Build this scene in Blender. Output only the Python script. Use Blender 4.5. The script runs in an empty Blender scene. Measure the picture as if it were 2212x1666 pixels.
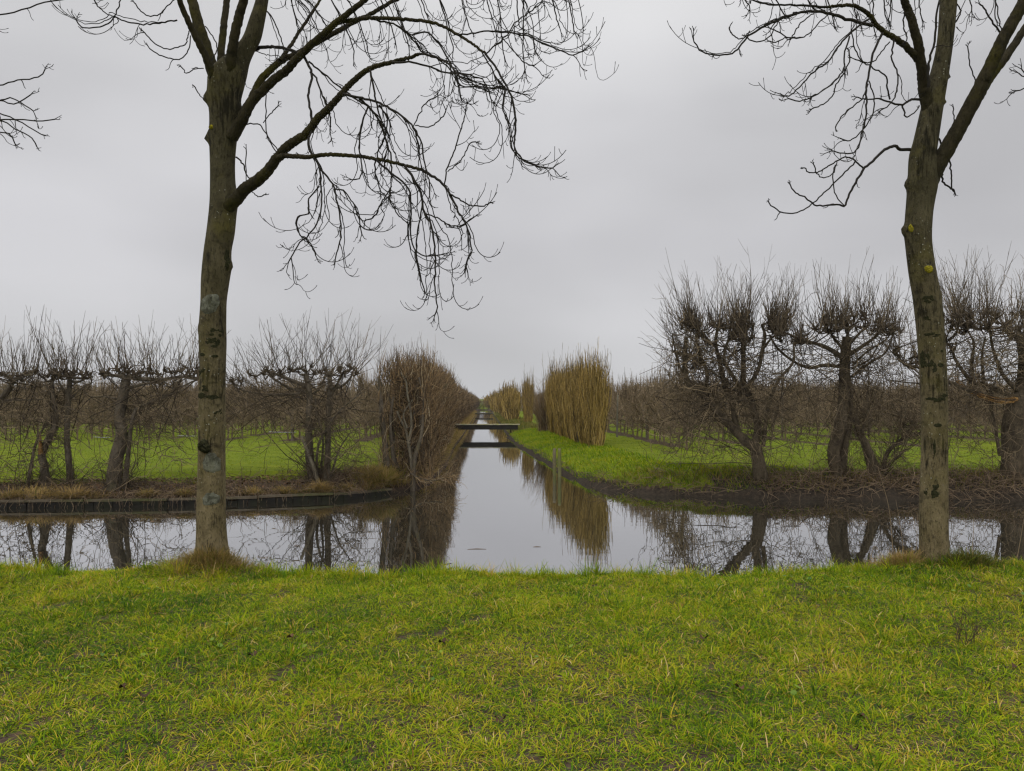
import bpy, math, random
import numpy as np
from mathutils import Vector

# ------------------------------------------------------------------ camera, sky, light
SC = bpy.context.scene
COL = SC.collection
F, CX, HY, CZ = 1640.0, 1106.0, 868.0, 2.2          # measured focal length / horizon of the photograph (2212 px wide)
cam_d = bpy.data.cameras.new('camera'); cam = bpy.data.objects.new('camera', cam_d); COL.objects.link(cam)
cam.location = (0, 0, CZ); cam.rotation_euler = (math.radians(90), 0, 0)
cam_d.sensor_width = 36; cam_d.lens = F / 2212 * 36; cam_d.shift_y = (HY - 833) / 2212
cam_d.clip_start = 0.05; cam_d.clip_end = 6000
SC.camera = cam
SC.view_settings.view_transform = 'Standard'; SC.view_settings.look = 'None'
SC.render.engine = 'CYCLES'; SC.cycles.use_denoising = True; SC.cycles.max_bounces = 7; SC.cycles.filter_width = 1.3
SC.view_settings.exposure = 0.0; SC.view_settings.gamma = 1.0

SUN_EL, SUN_AZ = math.radians(50), math.radians(200)
world = bpy.data.worlds.new('World'); SC.world = world; world.use_nodes = True
nt = world.node_tree; nt.nodes.clear()
def N(t, typ, **kw):
    n = t.nodes.new(typ)
    for k, v in kw.items(): setattr(n, k, v)
    return n
out = N(nt, 'ShaderNodeOutputWorld'); bg = N(nt, 'ShaderNodeBackground')
sky = N(nt, 'ShaderNodeTexSky', sky_type='NISHITA', sun_disc=False); sky.sun_elevation = SUN_EL; sky.sun_rotation = SUN_AZ
bw = N(nt, 'ShaderNodeRGBToBW')
tc = N(nt, 'ShaderNodeTexCoord'); sep = N(nt, 'ShaderNodeSeparateXYZ')
nt.links.new(tc.outputs['Generated'], sep.inputs[0])
lum = N(nt, 'ShaderNodeValToRGB')                    # overcast dome: brighter towards the zenith
e = lum.color_ramp.elements
e[0].position = 0.0; e[0].color = (.600, .603, .617, 1)
e[1].position = 1.0; e[1].color = (2.1, 2.1, 2.12, 1)
for p, c in ((.06, (.592, .594, .610, 1)), (.20, (.588, .587, .612, 1)), (.36, (.645, .645, .667, 1)), (.47, (.76, .76, .772, 1)), (.62, (1.35, 1.35, 1.37, 1))):
    q = e.new(p); q.color = c
nt.links.new(sep.outputs['Z'], lum.inputs[0])
mp = N(nt, 'ShaderNodeMapping'); mp.inputs['Scale'].default_value = (1.5, 1.5, 3.6); mp.inputs['Location'].default_value = (.35, .2, .1)
nz = N(nt, 'ShaderNodeTexNoise'); nz.inputs['Scale'].default_value = 1.25; nz.inputs['Detail'].default_value = 3.2; nz.inputs['Roughness'].default_value = .42
nt.links.new(tc.outputs['Generated'], mp.inputs[0]); nt.links.new(mp.outputs[0], nz.inputs['Vector'])
cr = N(nt, 'ShaderNodeMapRange'); cr.inputs['From Min'].default_value = .3; cr.inputs['From Max'].default_value = .7
cr.inputs['To Min'].default_value = .81; cr.inputs['To Max'].default_value = 1.13
nt.links.new(nz.outputs['Fac'], cr.inputs['Value'])
mul = N(nt, 'ShaderNodeVectorMath', operation='MULTIPLY')
nt.links.new(lum.outputs['Color'], mul.inputs[0]); nt.links.new(cr.outputs['Result'], mul.inputs[1])
sc_ = N(nt, 'ShaderNodeVectorMath', operation='SCALE'); sc_.inputs['Scale'].default_value = 10.0   # cloud deck in sky-texture units
nt.links.new(mul.outputs[0], sc_.inputs[0])
nt.links.new(sky.outputs['Color'], bw.inputs[0])
mix = N(nt, 'ShaderNodeMix', data_type='RGBA'); mix.inputs['Factor'].default_value = .96            # thick cloud over the clear sky
nt.links.new(bw.outputs[0], mix.inputs['A']); nt.links.new(sc_.outputs[0], mix.inputs['B'])
nt.links.new(mix.outputs['Result'], bg.inputs['Color']); bg.inputs['Strength'].default_value = 0.1
nt.links.new(bg.outputs[0], out.inputs[0])

sun_d = bpy.data.lights.new('sun', 'SUN'); sun_d.energy = 1.2; sun_d.angle = math.radians(60); sun_d.color = (1, .98, .95)
sun = bpy.data.objects.new('sun', sun_d); COL.objects.link(sun); sun.location = (0, 0, 40)
sun.rotation_euler = (math.radians(90) - SUN_EL, 0, math.radians(180) - SUN_AZ)

# ------------------------------------------------------------------ helpers
rng = np.random.default_rng(7)
random.seed(7)
def W(px, py, d): return np.array(((px - CX) / F * d, d, CZ - (py - HY) / F * d))

_ph = np.random.default_rng(99)
_WV = [( _ph.normal(size=2), _ph.uniform(0, 6.28)) for _ in range(40)]
def fbm(x, y, scale=1.0, octs=4, seed=0):
    """smooth pseudo-noise, roughly -1..1"""
    x = np.asarray(x, float); y = np.asarray(y, float); o = np.zeros(np.broadcast(x, y).shape); a = 1.0; tot = 0; f = scale
    for k in range(octs):
        s = 0
        for j in range(3):
            (v, p) = _WV[(seed * 7 + k * 3 + j) % 40]
            v = v / (np.linalg.norm(v) + 1e-6)
            s = s + np.sin(f * (v[0] * x + v[1] * y) * (1 + .3 * j) + p + seed * 1.7 + 1.3 * np.sin(.6 * f * (v[1] * x - v[0] * y) + p * 2))
        o = o + a * s / 3; tot += a; a *= .55; f *= 2.1
    return o / tot

class Geo:
    def __init__(s): s.v = []; s.q = []; s.t = []; s.tint = []; s.n = 0
    def add(s, v, quads=None, tris=None, tint=0.5):
        v = np.asarray(v, float).reshape(-1, 3); b = s.n
        s.v.append(v); s.n += len(v)
        s.tint.append(np.broadcast_to(np.asarray(tint, float), (len(v),)))
        if quads is not None and len(quads): s.q.append(np.asarray(quads, int).reshape(-1, 4) + b)
        if tris is not None and len(tris): s.t.append(np.asarray(tris, int).reshape(-1, 3) + b)
    def tubes(s, P, R, sides=3, tint=0.5, cap=False, mod=None):
        """P (M,N,3) centre lines, R (M,N) radii"""
        P = np.asarray(P, float); R = np.asarray(R, float)
        M, n, _ = P.shape
        T = np.empty_like(P); T[:, 1:-1] = P[:, 2:] - P[:, :-2]; T[:, 0] = P[:, 1] - P[:, 0]; T[:, -1] = P[:, -1] - P[:, -2]
        T /= np.linalg.norm(T, axis=2, keepdims=True) + 1e-9
        mt = P[:, -1] - P[:, 0] + 1e-6
        ref = np.zeros((M, 3)); ref[np.arange(M), np.argmin(np.abs(mt), axis=1)] = 1
        U = np.cross(T, ref[:, None, :]); U /= np.linalg.norm(U, axis=2, keepdims=True) + 1e-9
        V = np.cross(T, U)
        a = np.arange(sides) * 2 * math.pi / sides
        RR = R[:, :, None, None] if mod is None else R[:, :, None, None] * mod[None, :, :, None]
        ring = P[:, :, None, :] + RR * (np.cos(a)[None, None, :, None] * U[:, :, None, :] + np.sin(a)[None, None, :, None] * V[:, :, None, :])
        i = np.arange(n - 1)[:, None]; k = np.arange(sides)[None, :]; k2 = (k + 1) % sides
        q = np.stack([i * sides + k, i * sides + k2, (i + 1) * sides + k2, (i + 1) * sides + k], -1).reshape(-1, 4)
        off = (np.arange(M) * n * sides)[:, None, None]
        tn = np.repeat(np.broadcast_to(np.asarray(tint, float), (M,)), n * sides)
        tr = None
        if cap:
            kk = np.arange(1, sides - 1)
            tr = np.stack([np.full_like(kk, 0), kk, kk + 1], -1) + (n - 1) * sides
            tr = (tr[None] + off).reshape(-1, 3)
        s.add(ring.reshape(-1, 3), (q[None] + off).reshape(-1, 4), tr, tn)
    def poly(s, pts, rad, sides=5, tint=0.5, cap=False):
        s.tubes(np.asarray(pts, float)[None], np.asarray(rad, float)[None], sides, tint, cap)
    def bark(s, C, r, sides=16, amp=.14, tint=.5, seed=0):
        """gnarled stem: ridges running along the wood, soft swellings"""
        C = np.asarray(C, float); r = np.asarray(r, float); n = len(C); a = np.arange(sides) * 2 * math.pi / sides
        sl = np.concatenate([[0], np.cumsum(np.linalg.norm(np.diff(C, axis=0), axis=1))]) / max(r.mean(), .01)
        A, S_ = np.meshgrid(a, sl); tw = .12 * S_
        m = 1 + amp * (fbm(1.6 * np.cos(A + tw) + seed * 3.1, 1.6 * np.sin(A + tw) + .16 * S_, 1.4, 4, seed % 9) * 1.1 + .45 * fbm(S_ * .35, S_ * 0 + seed, 1.0, 3, 3))
        s.tubes(C[None], r[None], sides, tint, True, m)
    def box(s, c, size, rz=0.0, tint=0.5):
        x, y, z = np.array(size) / 2.0
        v = np.array([(sx * x, sy * y, sz * z) for sx in (-1, 1) for sy in (-1, 1) for sz in (-1, 1)])
        ca, sa = math.cos(rz), math.sin(rz)
        v = np.stack([v[:, 0] * ca - v[:, 1] * sa, v[:, 0] * sa + v[:, 1] * ca, v[:, 2]], -1) + np.array(c)
        s.add(v, [(0, 1, 3, 2), (4, 6, 7, 5), (0, 4, 5, 1), (2, 3, 7, 6), (0, 2, 6, 4), (1, 5, 7, 3)], None, tint)
    def blades(s, B, h, ang, lean, w, tint, twist=None):
        """curved grass blades: B (M,3) roots"""
        M = len(B); t = np.array([0, .45, .8, 1.0])
        L = np.stack([np.cos(ang), np.sin(ang), np.zeros(M)], -1)
        up = h / np.sqrt(1 + lean ** 2 * .8)
        if twist is None: twist = rng.uniform(-1.2, 1.2, M)
        S = np.stack([np.cos(ang + 1.57 + twist), np.sin(ang + 1.57 + twist), np.zeros(M)], -1)
        C = B[:, None, :] + L[:, None, :] * (up * lean)[:, None, None] * (t ** 1.7)[None, :, None]
        C[:, :, 2] += up[:, None] * (t - .38 * np.minimum(lean, 1.6)[:, None] * t ** 2.4)
        ww = (w[:, None] * np.array([.8, 1.0, .62])[None])[:, :, None]
        A = C[:, :3] - S[:, None] * ww / 2; D = C[:, :3] + S[:, None] * ww / 2
        v = np.concatenate([np.stack([A, D], 2).reshape(M, 6, 3), C[:, 3:4]], 1)
        o = (np.arange(M) * 7)[:, None, None]
        s.add(v.reshape(-1, 3), (np.array([(0, 1, 3, 2), (2, 3, 5, 4)])[None] + o).reshape(-1, 4), (np.array([(4, 5, 6)])[None] + o).reshape(-1, 3), np.repeat(tint, 7))
    def arrays(s):
        v = np.concatenate(s.v) if s.v else np.zeros((0, 3))
        q = np.concatenate(s.q) if s.q else np.zeros((0, 4), int)
        t = np.concatenate(s.t) if s.t else np.zeros((0, 3), int)
        return v, q, t, np.concatenate(s.tint)
    def merge(s, arr, loc, rz=0, sc=(1, 1, 1), dt=0):
        v, q, t, tn = arr; ca, sa = math.cos(rz), math.sin(rz); v = v * np.array(sc)
        v = np.stack([v[:, 0] * ca - v[:, 1] * sa, v[:, 0] * sa + v[:, 1] * ca, v[:, 2]], -1) + np.array(loc)
        s.add(v, q, t, tn + dt)
    def mesh(s, name, mat, origin=(0, 0, 0), smooth=True):
        v, q, t, tn = s.arrays(); v = v - np.array(origin)
        me = bpy.data.meshes.new(name)
        me.vertices.add(len(v)); me.vertices.foreach_set('co', v.astype(np.float32).ravel())
        loops = np.concatenate([q.ravel(), t.ravel()]); me.loops.add(len(loops)); me.loops.foreach_set('vertex_index', loops.astype(np.int32))
        npoly = len(q) + len(t); me.polygons.add(npoly)
        st = np.concatenate([np.arange(len(q)) * 4, len(q) * 4 + np.arange(len(t)) * 3]).astype(np.int32)
        me.polygons.foreach_set('loop_start', st)
        me.polygons.foreach_set('use_smooth', np.full(npoly, smooth))
        at = me.attributes.new('tint', 'FLOAT', 'POINT'); at.data.foreach_set('value', tn.astype(np.float32))
        me.update(calc_edges=True); me.validate()
        if mat: me.materials.append(mat)
        return me
    def build(s, name, mat, parent=None, smooth=True):
        org = Vector((0, 0, 0)); p = parent
        while p: org += p.location; p = p.parent
        me = s.mesh(name, mat, tuple(org), smooth)
        o = bpy.data.objects.new(name, me); COL.objects.link(o)
        if parent: o.parent = parent
        return o

def tag(o, label=None, cat=None, group=None, kind=None):
    if label: o['label'] = label
    if cat: o['category'] = cat
    if group: o['group'] = group
    if kind: o['kind'] = kind
    return o
def empty(name, loc, label, cat, group=None):
    o = bpy.data.objects.new(name, None); COL.objects.link(o); o.location = tuple(float(a) for a in loc); o.empty_display_size = .2
    return tag(o, label, cat, group)
def smooth_path(pts, n):
    """Catmull-Rom through the rows of pts (any number of columns), n samples"""
    p = np.asarray(pts, float)
    if len(p) == 2: return p[0] + (p[1] - p[0]) * np.linspace(0, 1, n)[:, None]
    q = np.vstack([2 * p[0] - p[1], p, 2 * p[-1] - p[-2]])
    seg = np.linalg.norm(np.diff(p[:, :3], axis=0), axis=1); cum = np.concatenate([[0], np.cumsum(seg)]); cum /= cum[-1]
    o = []
    for u in np.linspace(0, 1, n):
        i = min(np.searchsorted(cum, u, 'right') - 1, len(p) - 2); t = (u - cum[i]) / max(cum[i + 1] - cum[i], 1e-9)
        a, b, c, d = q[i], q[i + 1], q[i + 2], q[i + 3]
        o.append(.5 * (2 * b + (c - a) * t + (2 * a - 5 * b + 4 * c - d) * t * t + (3 * b - a - 3 * c + d) * t ** 3))
    return np.array(o)
def unit(v): return v / (np.linalg.norm(v, axis=-1, keepdims=True) + 1e-9)

# ------------------------------------------------------------------ materials (all procedural)
def mat_new(name):
    m = bpy.data.materials.new(name); m.use_nodes = True; t = m.node_tree; t.nodes.clear()
    o = N(t, 'ShaderNodeOutputMaterial'); b = N(t, 'ShaderNodeBsdfPrincipled'); t.links.new(b.outputs[0], o.inputs[0])
    return m, t, b, o
def ramp(t, stops, src=None):
    r = N(t, 'ShaderNodeValToRGB'); e = r.color_ramp.elements
    while len(e) > 1: e.remove(e[-1])
    e[0].position = stops[0][0]; e[0].color = (*stops[0][1], 1)
    for p, c in stops[1:]:
        q = e.new(p); q.color = (*c, 1)
    if src is not None: t.links.new(src, r.inputs[0])
    return r
def noise(t, scale, detail=4, rough=.55, coord=None, dist=0):
    n = N(t, 'ShaderNodeTexNoise'); n.inputs['Scale'].default_value = scale; n.inputs['Detail'].default_value = detail
    n.inputs['Roughness'].default_value = rough; n.inputs['Distortion'].default_value = dist
    if coord is not None: t.links.new(coord, n.inputs['Vector'])
    return n
def mixc(t, a, b, f):
    m = N(t, 'ShaderNodeMix', data_type='RGBA')
    for s, v in (('A', a), ('B', b)):
        if isinstance(v, tuple): m.inputs[s].default_value = (*v, 1)
        else: t.links.new(v, m.inputs[s])
    if isinstance(f, float): m.inputs['Factor'].default_value = f
    else: t.links.new(f, m.inputs['Factor'])
    return m.outputs['Result']
def tint_mat(name, stops, rough=.75, spec=.25, trans=0.0, nscale=0, namt=.3):
    m, t, b, o = mat_new(name)
    a = N(t, 'ShaderNodeAttribute', attribute_name='tint')
    r = ramp(t, stops, a.outputs['Fac']); col = r.outputs[0]
    if nscale:
        g = N(t, 'ShaderNodeNewGeometry'); n = noise(t, nscale, 3, .6, g.outputs['Position'])
        mr = N(t, 'ShaderNodeMapRange'); mr.inputs['From Min'].default_value = .3; mr.inputs['From Max'].default_value = .7
        mr.inputs['To Min'].default_value = 1 - namt; mr.inputs['To Max'].default_value = 1 + namt; t.links.new(n.outputs['Fac'], mr.inputs['Value'])
        vm = N(t, 'ShaderNodeVectorMath', operation='MULTIPLY'); t.links.new(col, vm.inputs[0]); t.links.new(mr.outputs['Result'], vm.inputs[1]); col = vm.outputs[0]
    t.links.new(col, b.inputs['Base Color']); b.inputs['Roughness'].default_value = rough; b.inputs['Specular IOR Level'].default_value = spec * .2
    if trans:
        tl = N(t, 'ShaderNodeBsdfTranslucent'); t.links.new(col, tl.inputs['Color'])
        mx = N(t, 'ShaderNodeMixShader'); mx.inputs[0].default_value = trans
        t.links.new(b.outputs[0], mx.inputs[1]); t.links.new(tl.outputs[0], mx.inputs[2]); t.links.new(mx.outputs[0], o.inputs[0])
    return m
def bark_mat(name, base, light, dark, moss, dark_amt=.5, spots=True, mossamt=.5, upper=None, streak=0.0):
    m, t, b, o = mat_new(name)
    tc = N(t, 'ShaderNodeTexCoord'); co = tc.outputs['Object']
    st = N(t, 'ShaderNodeMapping'); st.inputs['Scale'].default_value = (1, 1, .38); t.links.new(co, st.inputs[0])
    n1 = noise(t, 9, 6, .62, st.outputs[0]); c = ramp(t, [(.28, base), (.72, light)], n1.outputs['Fac']).outputs[0]
    if upper:                                              # algae on the upper bark, plus backlit darkness painted into its colour
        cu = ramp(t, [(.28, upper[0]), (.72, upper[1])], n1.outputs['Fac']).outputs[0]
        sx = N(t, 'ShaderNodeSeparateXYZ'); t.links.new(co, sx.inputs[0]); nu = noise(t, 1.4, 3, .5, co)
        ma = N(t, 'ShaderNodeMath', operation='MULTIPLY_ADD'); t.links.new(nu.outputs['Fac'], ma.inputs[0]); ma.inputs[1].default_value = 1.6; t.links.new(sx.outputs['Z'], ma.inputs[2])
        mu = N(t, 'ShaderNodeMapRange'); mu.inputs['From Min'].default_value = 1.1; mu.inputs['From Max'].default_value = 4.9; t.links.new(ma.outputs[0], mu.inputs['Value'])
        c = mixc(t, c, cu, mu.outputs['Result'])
    if streak:
        ms = N(t, 'ShaderNodeMapping'); ms.inputs['Scale'].default_value = (1, 1, .13); t.links.new(co, ms.inputs[0])
        ns = noise(t, 34, 5, .65, ms.outputs[0]); nb = noise(t, 1.7, 3, .6, co)
        mm_ = N(t, 'ShaderNodeMath', operation='MULTIPLY'); t.links.new(ns.outputs['Fac'], mm_.inputs[0]); t.links.new(nb.outputs['Fac'], mm_.inputs[1])
        c = mixc(t, c, dark, ramp(t, [(.27, (0, 0, 0)), (.36, (streak, streak, streak))], mm_.outputs[0]).outputs[0])
    n2 = noise(t, 2.3, 5, .6, co); f2 = ramp(t, [(.62 - .18 * mossamt, (0, 0, 0)), (.80 - .15 * mossamt, (1, 1, 1))], n2.outputs['Fac']).outputs[0]
    c = mixc(t, c, moss, f2)
    hz = N(t, 'ShaderNodeMapping'); hz.inputs['Scale'].default_value = (1, 1, 1.1); hz.inputs['Location'].default_value = (3, 1, 5); t.links.new(co, hz.inputs[0])
    n3 = noise(t, 6.5, 7, .68, hz.outputs[0], .6); f3 = ramp(t, [(.58 - .1 * dark_amt, (0, 0, 0)), (.76 - .1 * dark_amt, (.75, .75, .75))], n3.outputs['Fac']).outputs[0]
    c = mixc(t, c, dark, f3)
    n4 = noise(t, 46, 4, .7, st.outputs[0]); f4 = ramp(t, [(.52, (0, 0, 0)), (.68, (.8, .8, .8))], n4.outputs['Fac']).outputs[0]
    c = mixc(t, c, dark, f4)
    if spots:
        v = N(t, 'ShaderNodeTexVoronoi'); v.inputs['Scale'].default_value = 21; t.links.new(co, v.inputs['Vector'])
        f5 = ramp(t, [(.10, (.8, .8, .8)), (.17, (0, 0, 0))], v.outputs['Distance']).outputs[0]
        n6 = noise(t, 2.2, 2, .5, co); f6 = ramp(t, [(.5, (0, 0, 0)), (.6, (1, 1, 1))], n6.outputs['Fac']).outputs[0]
        vm = N(t, 'ShaderNodeVectorMath', operation='MULTIPLY'); t.links.new(f5, vm.inputs[0]); t.links.new(f6, vm.inputs[1])
        c = mixc(t, c, (.34, .34, .28), vm.outputs[0])
    t.links.new(c, b.inputs['Base Color']); b.inputs['Roughness'].default_value = .9; b.inputs['Specular IOR Level'].default_value = .07
    bp = N(t, 'ShaderNodeBump'); bp.inputs['Strength'].default_value = .9; bp.inputs['Distance'].default_value = .03
    mm = N(t, 'ShaderNodeMath', operation='ADD'); t.links.new(n1.outputs['Fac'], mm.inputs[0]); t.links.new(n4.outputs['Fac'], mm.inputs[1])
    t.links.new(mm.outputs[0], bp.inputs['Height']); t.links.new(bp.outputs[0], b.inputs['Normal'])
    return m

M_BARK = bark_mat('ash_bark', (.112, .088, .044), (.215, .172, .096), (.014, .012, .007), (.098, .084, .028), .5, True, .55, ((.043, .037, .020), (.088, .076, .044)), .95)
M_LIMB = bark_mat('ash_limb_bark', (.022, .018, .010), (.046, .038, .020), (.009, .008, .005), (.044, .039, .007), .6, False, .7)  # mossy limb bark, its backlit darkness put into the colour too
M_TWIG = tint_mat('ash_twig', [(0, (.014, .013, .012)), (1, (.040, .034, .027))], .7, .2)
M_LICHEN = bark_mat('lichen', (.125, .128, .098), (.22, .222, .175), (.030, .028, .016), (.11, .10, .045), 1.6, False, .5)
M_MOSS = tint_mat('dark_moss', [(0, (.016, .017, .010)), (1, (.035, .034, .016))], .95, .1, 0, 60, .6)
M_YMOSS = tint_mat('yellow_moss', [(0, (.13, .11, .012)), (1, (.26, .22, .02))], .95, .1, 0, 60, .5)
M_POLL = bark_mat('pollard_bark', (.062, .050, .036), (.150, .125, .090), (.022, .019, .015), (.085, .078, .035), .6, False, .4)
M_POLLR = bark_mat('willow_bark', (.048, .038, .024), (.122, .096, .062), (.018, .015, .012), (.075, .060, .040), .6, False, .3)
M_SHOOT = tint_mat('pollard_shoot', [(0, (.028, .022, .016)), (.5, (.094, .073, .048)), (1, (.225, .170, .100))], .7, .2)
M_HEDGE = tint_mat('hedge_twig', [(0, (.026, .020, .013)), (.45, (.120, .084, .050)), (.8, (.245, .160, .075)), (1, (.33, .27, .17))], .75, .2)
M_GOLD = tint_mat('golden_stem', [(0, (.060, .046, .020)), (.3, (.185, .128, .042)), (.6, (.420, .290, .080)), (1, (.62, .46, .18))], .65, .25)
M_ORCH = tint_mat('orchard_bark', [(0, (.045, .035, .025)), (.5, (.195, .146, .090)), (1, (.38, .29, .18))], .8, .2)
M_SPLIT = tint_mat('split_wood', [(0, (.050, .034, .020)), (.5, (.17, .095, .034)), (1, (.40, .235, .085))], .7, .2, 0, 30, .5)
M_PALE = bark_mat('pale_bark', (.105, .09, .062), (.20, .175, .125), (.05, .04, .03), (.2, .16, .09), .3, False, .2)
M_GRASS = tint_mat('grass_blade', [(0, (.030, .080, .012)), (.14, (.055, .120, .010)), (.34, (.150, .240, .006)), (.55, (.275, .318, .009)), (.78, (.430, .330, .030)), (.90, (.40, .235, .055)), (1, (.56, .42, .19))], .8, .15, .18)
M_LAWN = tint_mat('lawn_blade', [(0, (.056, .100, .003)), (.45, (.145, .195, .004)), (.8, (.255, .255, .010)), (1, (.32, .25, .07))], .6, .25, .30)
M_DRY = tint_mat('bank_grass_blade', [(0, (.045, .060, .014)), (.35, (.12, .13, .022)), (.6, (.24, .17, .055)), (1, (.38, .26, .105))], .65, .2, .25)
M_BRUSH = tint_mat('dry_stem', [(0, (.045, .034, .026)), (.5, (.115, .080, .052)), (1, (.25, .185, .115))], .75, .2)
M_LEAF = tint_mat('dead_leaf', [(0, (.045, .028, .018)), (.5, (.11, .062, .034)), (1, (.22, .135, .065))], .6, .3)
M_HERB = tint_mat('herb_leaf', [(0, (.05, .12, .03)), (1, (.20, .27, .03))], .5, .4, .2)

def wood_mat(name, c0, c1, moss):
    m, t, b, o = mat_new(name); tc = N(t, 'ShaderNodeTexCoord')
    mp = N(t, 'ShaderNodeMapping'); mp.inputs['Scale'].default_value = (1, 6, 6); t.links.new(tc.outputs['Object'], mp.inputs[0])
    n = noise(t, 3, 6, .65, mp.outputs[0]); c = ramp(t, [(.3, c0), (.7, c1)], n.outputs['Fac']).outputs[0]
    n2 = noise(t, 1.7, 4, .6, tc.outputs['Object']); f = ramp(t, [(.48, (0, 0, 0)), (.62, (1, 1, 1))], n2.outputs['Fac']).outputs[0]
    t.links.new(mixc(t, c, moss, f), b.inputs['Base Color']); b.inputs['Roughness'].default_value = .85; b.inputs['Specular IOR Level'].default_value = .12
    bp = N(t, 'ShaderNodeBump'); bp.inputs['Strength'].default_value = .4; bp.inputs['Distance'].default_value = .01
    t.links.new(n.outputs['Fac'], bp.inputs['Height']); t.links.new(bp.outputs[0], b.inputs['Normal'])
    return m
M_DECK = wood_mat('deck_wood', (.20, .175, .12), (.34, .30, .21), (.21, .22, .08))
M_BEAM = wood_mat('dark_beam', (.012, .011, .010), (.028, .025, .021), (.02, .02, .014))
M_BOARD = wood_mat('bank_board', (.006, .0055, .005), (.017, .015, .012), (.012, .013, .007))
M_CAP = wood_mat('bank_plank', (.052, .042, .029), (.115, .094, .064), (.055, .055, .022))
M_POST = wood_mat('wet_post', (.085, .070, .042), (.17, .145, .085), (.12, .125, .04))
M_OPOST = wood_mat('orchard_post', (.10, .088, .068), (.19, .165, .13), (.11, .10, .06))
m, t, b, o = mat_new('grey_pipe'); b.inputs['Base Color'].default_value = (.22, .23, .235, 1); b.inputs['Roughness'].default_value = .5; M_PIPE = m

# ground: grass, soil and bank mud told apart by the 'tint' value of the sheet (0 mud, .5 soil and litter, 1 turf)
m, t, b, o = mat_new('ground_turf'); M_GROUND = m
g = N(t, 'ShaderNodeNewGeometry'); pos = g.outputs['Position']; a = N(t, 'ShaderNodeAttribute', attribute_name='tint')
n1 = noise(t, 1.6, 6, .65, pos); n2 = noise(t, 14, 5, .7, pos); n3 = noise(t, .12, 4, .6, pos)
turf = ramp(t, [(.30, (.055, .070, .008)), (.50, (.115, .145, .010)), (.72, (.175, .190, .016))], n1.outputs['Fac']).outputs[0]
turf = mixc(t, turf, (.075, .070, .020), ramp(t, [(.54, (0, 0, 0)), (.74, (1, 1, 1))], n2.outputs['Fac']).outputs[0])
turf = mixc(t, turf, (.10, .14, .014), ramp(t, [(.40, (0, 0, 0)), (.65, (.6, .6, .6))], n3.outputs['Fac']).outputs[0])
soil = ramp(t, [(.35, (.034, .025, .019)), (.65, (.095, .066, .046))], n2.outputs['Fac']).outputs[0]
mud = ramp(t, [(.35, (.018, .015, .012)), (.65, (.055, .043, .031))], n2.outputs['Fac']).outputs[0]
add = N(t, 'ShaderNodeMath', operation='MULTIPLY_ADD'); t.links.new(n1.outputs['Fac'], add.inputs[0]); add.inputs[1].default_value = .5; t.links.new(a.outputs['Fac'], add.inputs[2])
sub = N(t, 'ShaderNodeMath', operation='SUBTRACT'); t.links.new(add.outputs[0], sub.inputs[0]); sub.inputs[1].default_value = .25
c1 = mixc(t, mud, soil, ramp(t, [(.15, (0, 0, 0)), (.40, (1, 1, 1))], sub.outputs[0]).outputs[0])
c2 = mixc(t, c1, turf, ramp(t, [(.62, (0, 0, 0)), (.82, (1, 1, 1))], sub.outputs[0]).outputs[0])
t.links.new(c2, b.inputs['Base Color']); b.inputs['Roughness'].default_value = .95; b.inputs['Specular IOR Level'].default_value = .04
bp = N(t, 'ShaderNodeBump'); bp.inputs['Strength'].default_value = .8; bp.inputs['Distance'].default_value = .04
t.links.new(n2.outputs['Fac'], bp.inputs['Height']); t.links.new(bp.outputs[0], b.inputs['Normal'])

m, t, b, o = mat_new('canal_water'); M_WATER = m
b.inputs['Base Color'].default_value = (.024, .022, .015, 1); b.inputs['Roughness'].default_value = .015
b.inputs['IOR'].default_value = 1.5; b.inputs['Specular IOR Level'].default_value = .5
g = N(t, 'ShaderNodeNewGeometry'); mp = N(t, 'ShaderNodeMapping'); mp.inputs['Scale'].default_value = (.55, 1.5, 1); t.links.new(g.outputs['Position'], mp.inputs[0])
n = noise(t, 2.2, 2, .4, mp.outputs[0]); bp = N(t, 'ShaderNodeBump'); bp.inputs['Strength'].default_value = .10; bp.inputs['Distance'].default_value = .010
t.links.new(n.outputs['Fac'], bp.inputs['Height']); t.links.new(bp.outputs[0], b.inputs['Normal'])
gl = N(t, 'ShaderNodeBsdfGlossy'); gl.inputs['Color'].default_value = (.96, .97, 1, 1); gl.inputs['Roughness'].default_value = .012; t.links.new(bp.outputs[0], gl.inputs['Normal'])
mx = N(t, 'ShaderNodeMixShader'); mx.inputs[0].default_value = .46          # still water with extra mirror gloss added to brighten the sky reflection
t.links.new(b.outputs[0], mx.inputs[1]); t.links.new(gl.outputs[0], mx.inputs[2]); t.links.new(mx.outputs[0], o.inputs[0])

# ------------------------------------------------------------------ terrain
DS = .0372                                            # the side ditch runs slightly left of straight ahead
def dx(u, y): return u - DS * y                        # ditch coordinate u -> world x
SHORE_L = [(-70, 14.6), (-24, 15.25), (-14, 15.55), (-10.6, 15.75), (-6.95, 16.1), (-4.2, 16.9), (-3.2, 17.6), (-2.55, 18.8), (-2.2, 21), (-2.25, 26)]
SHORE_R = [(.25 - .55, 48), (.25, 37.6), (.69, 32.8), (1.11, 28), (1.54, 22.7), (1.87, 20.3), (2.3, 19), (3.05, 18.1), (4.23, 17.6), (6.2, 17.15), (8.2, 17.0), (11.4, 16.9), (24, 16.7), (70, 16.4)]
FAR = 196
left_line = [(x, y) for x, y in SHORE_L] + [(dx(-1.40, 36), 36), (dx(-1.33, 49), 49), (dx(-1.33, FAR), FAR)]
right_line = [(dx(1.57, FAR), FAR), (dx(1.57, 60), 60)] + SHORE_R
NEAR_Y = 9.0
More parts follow.
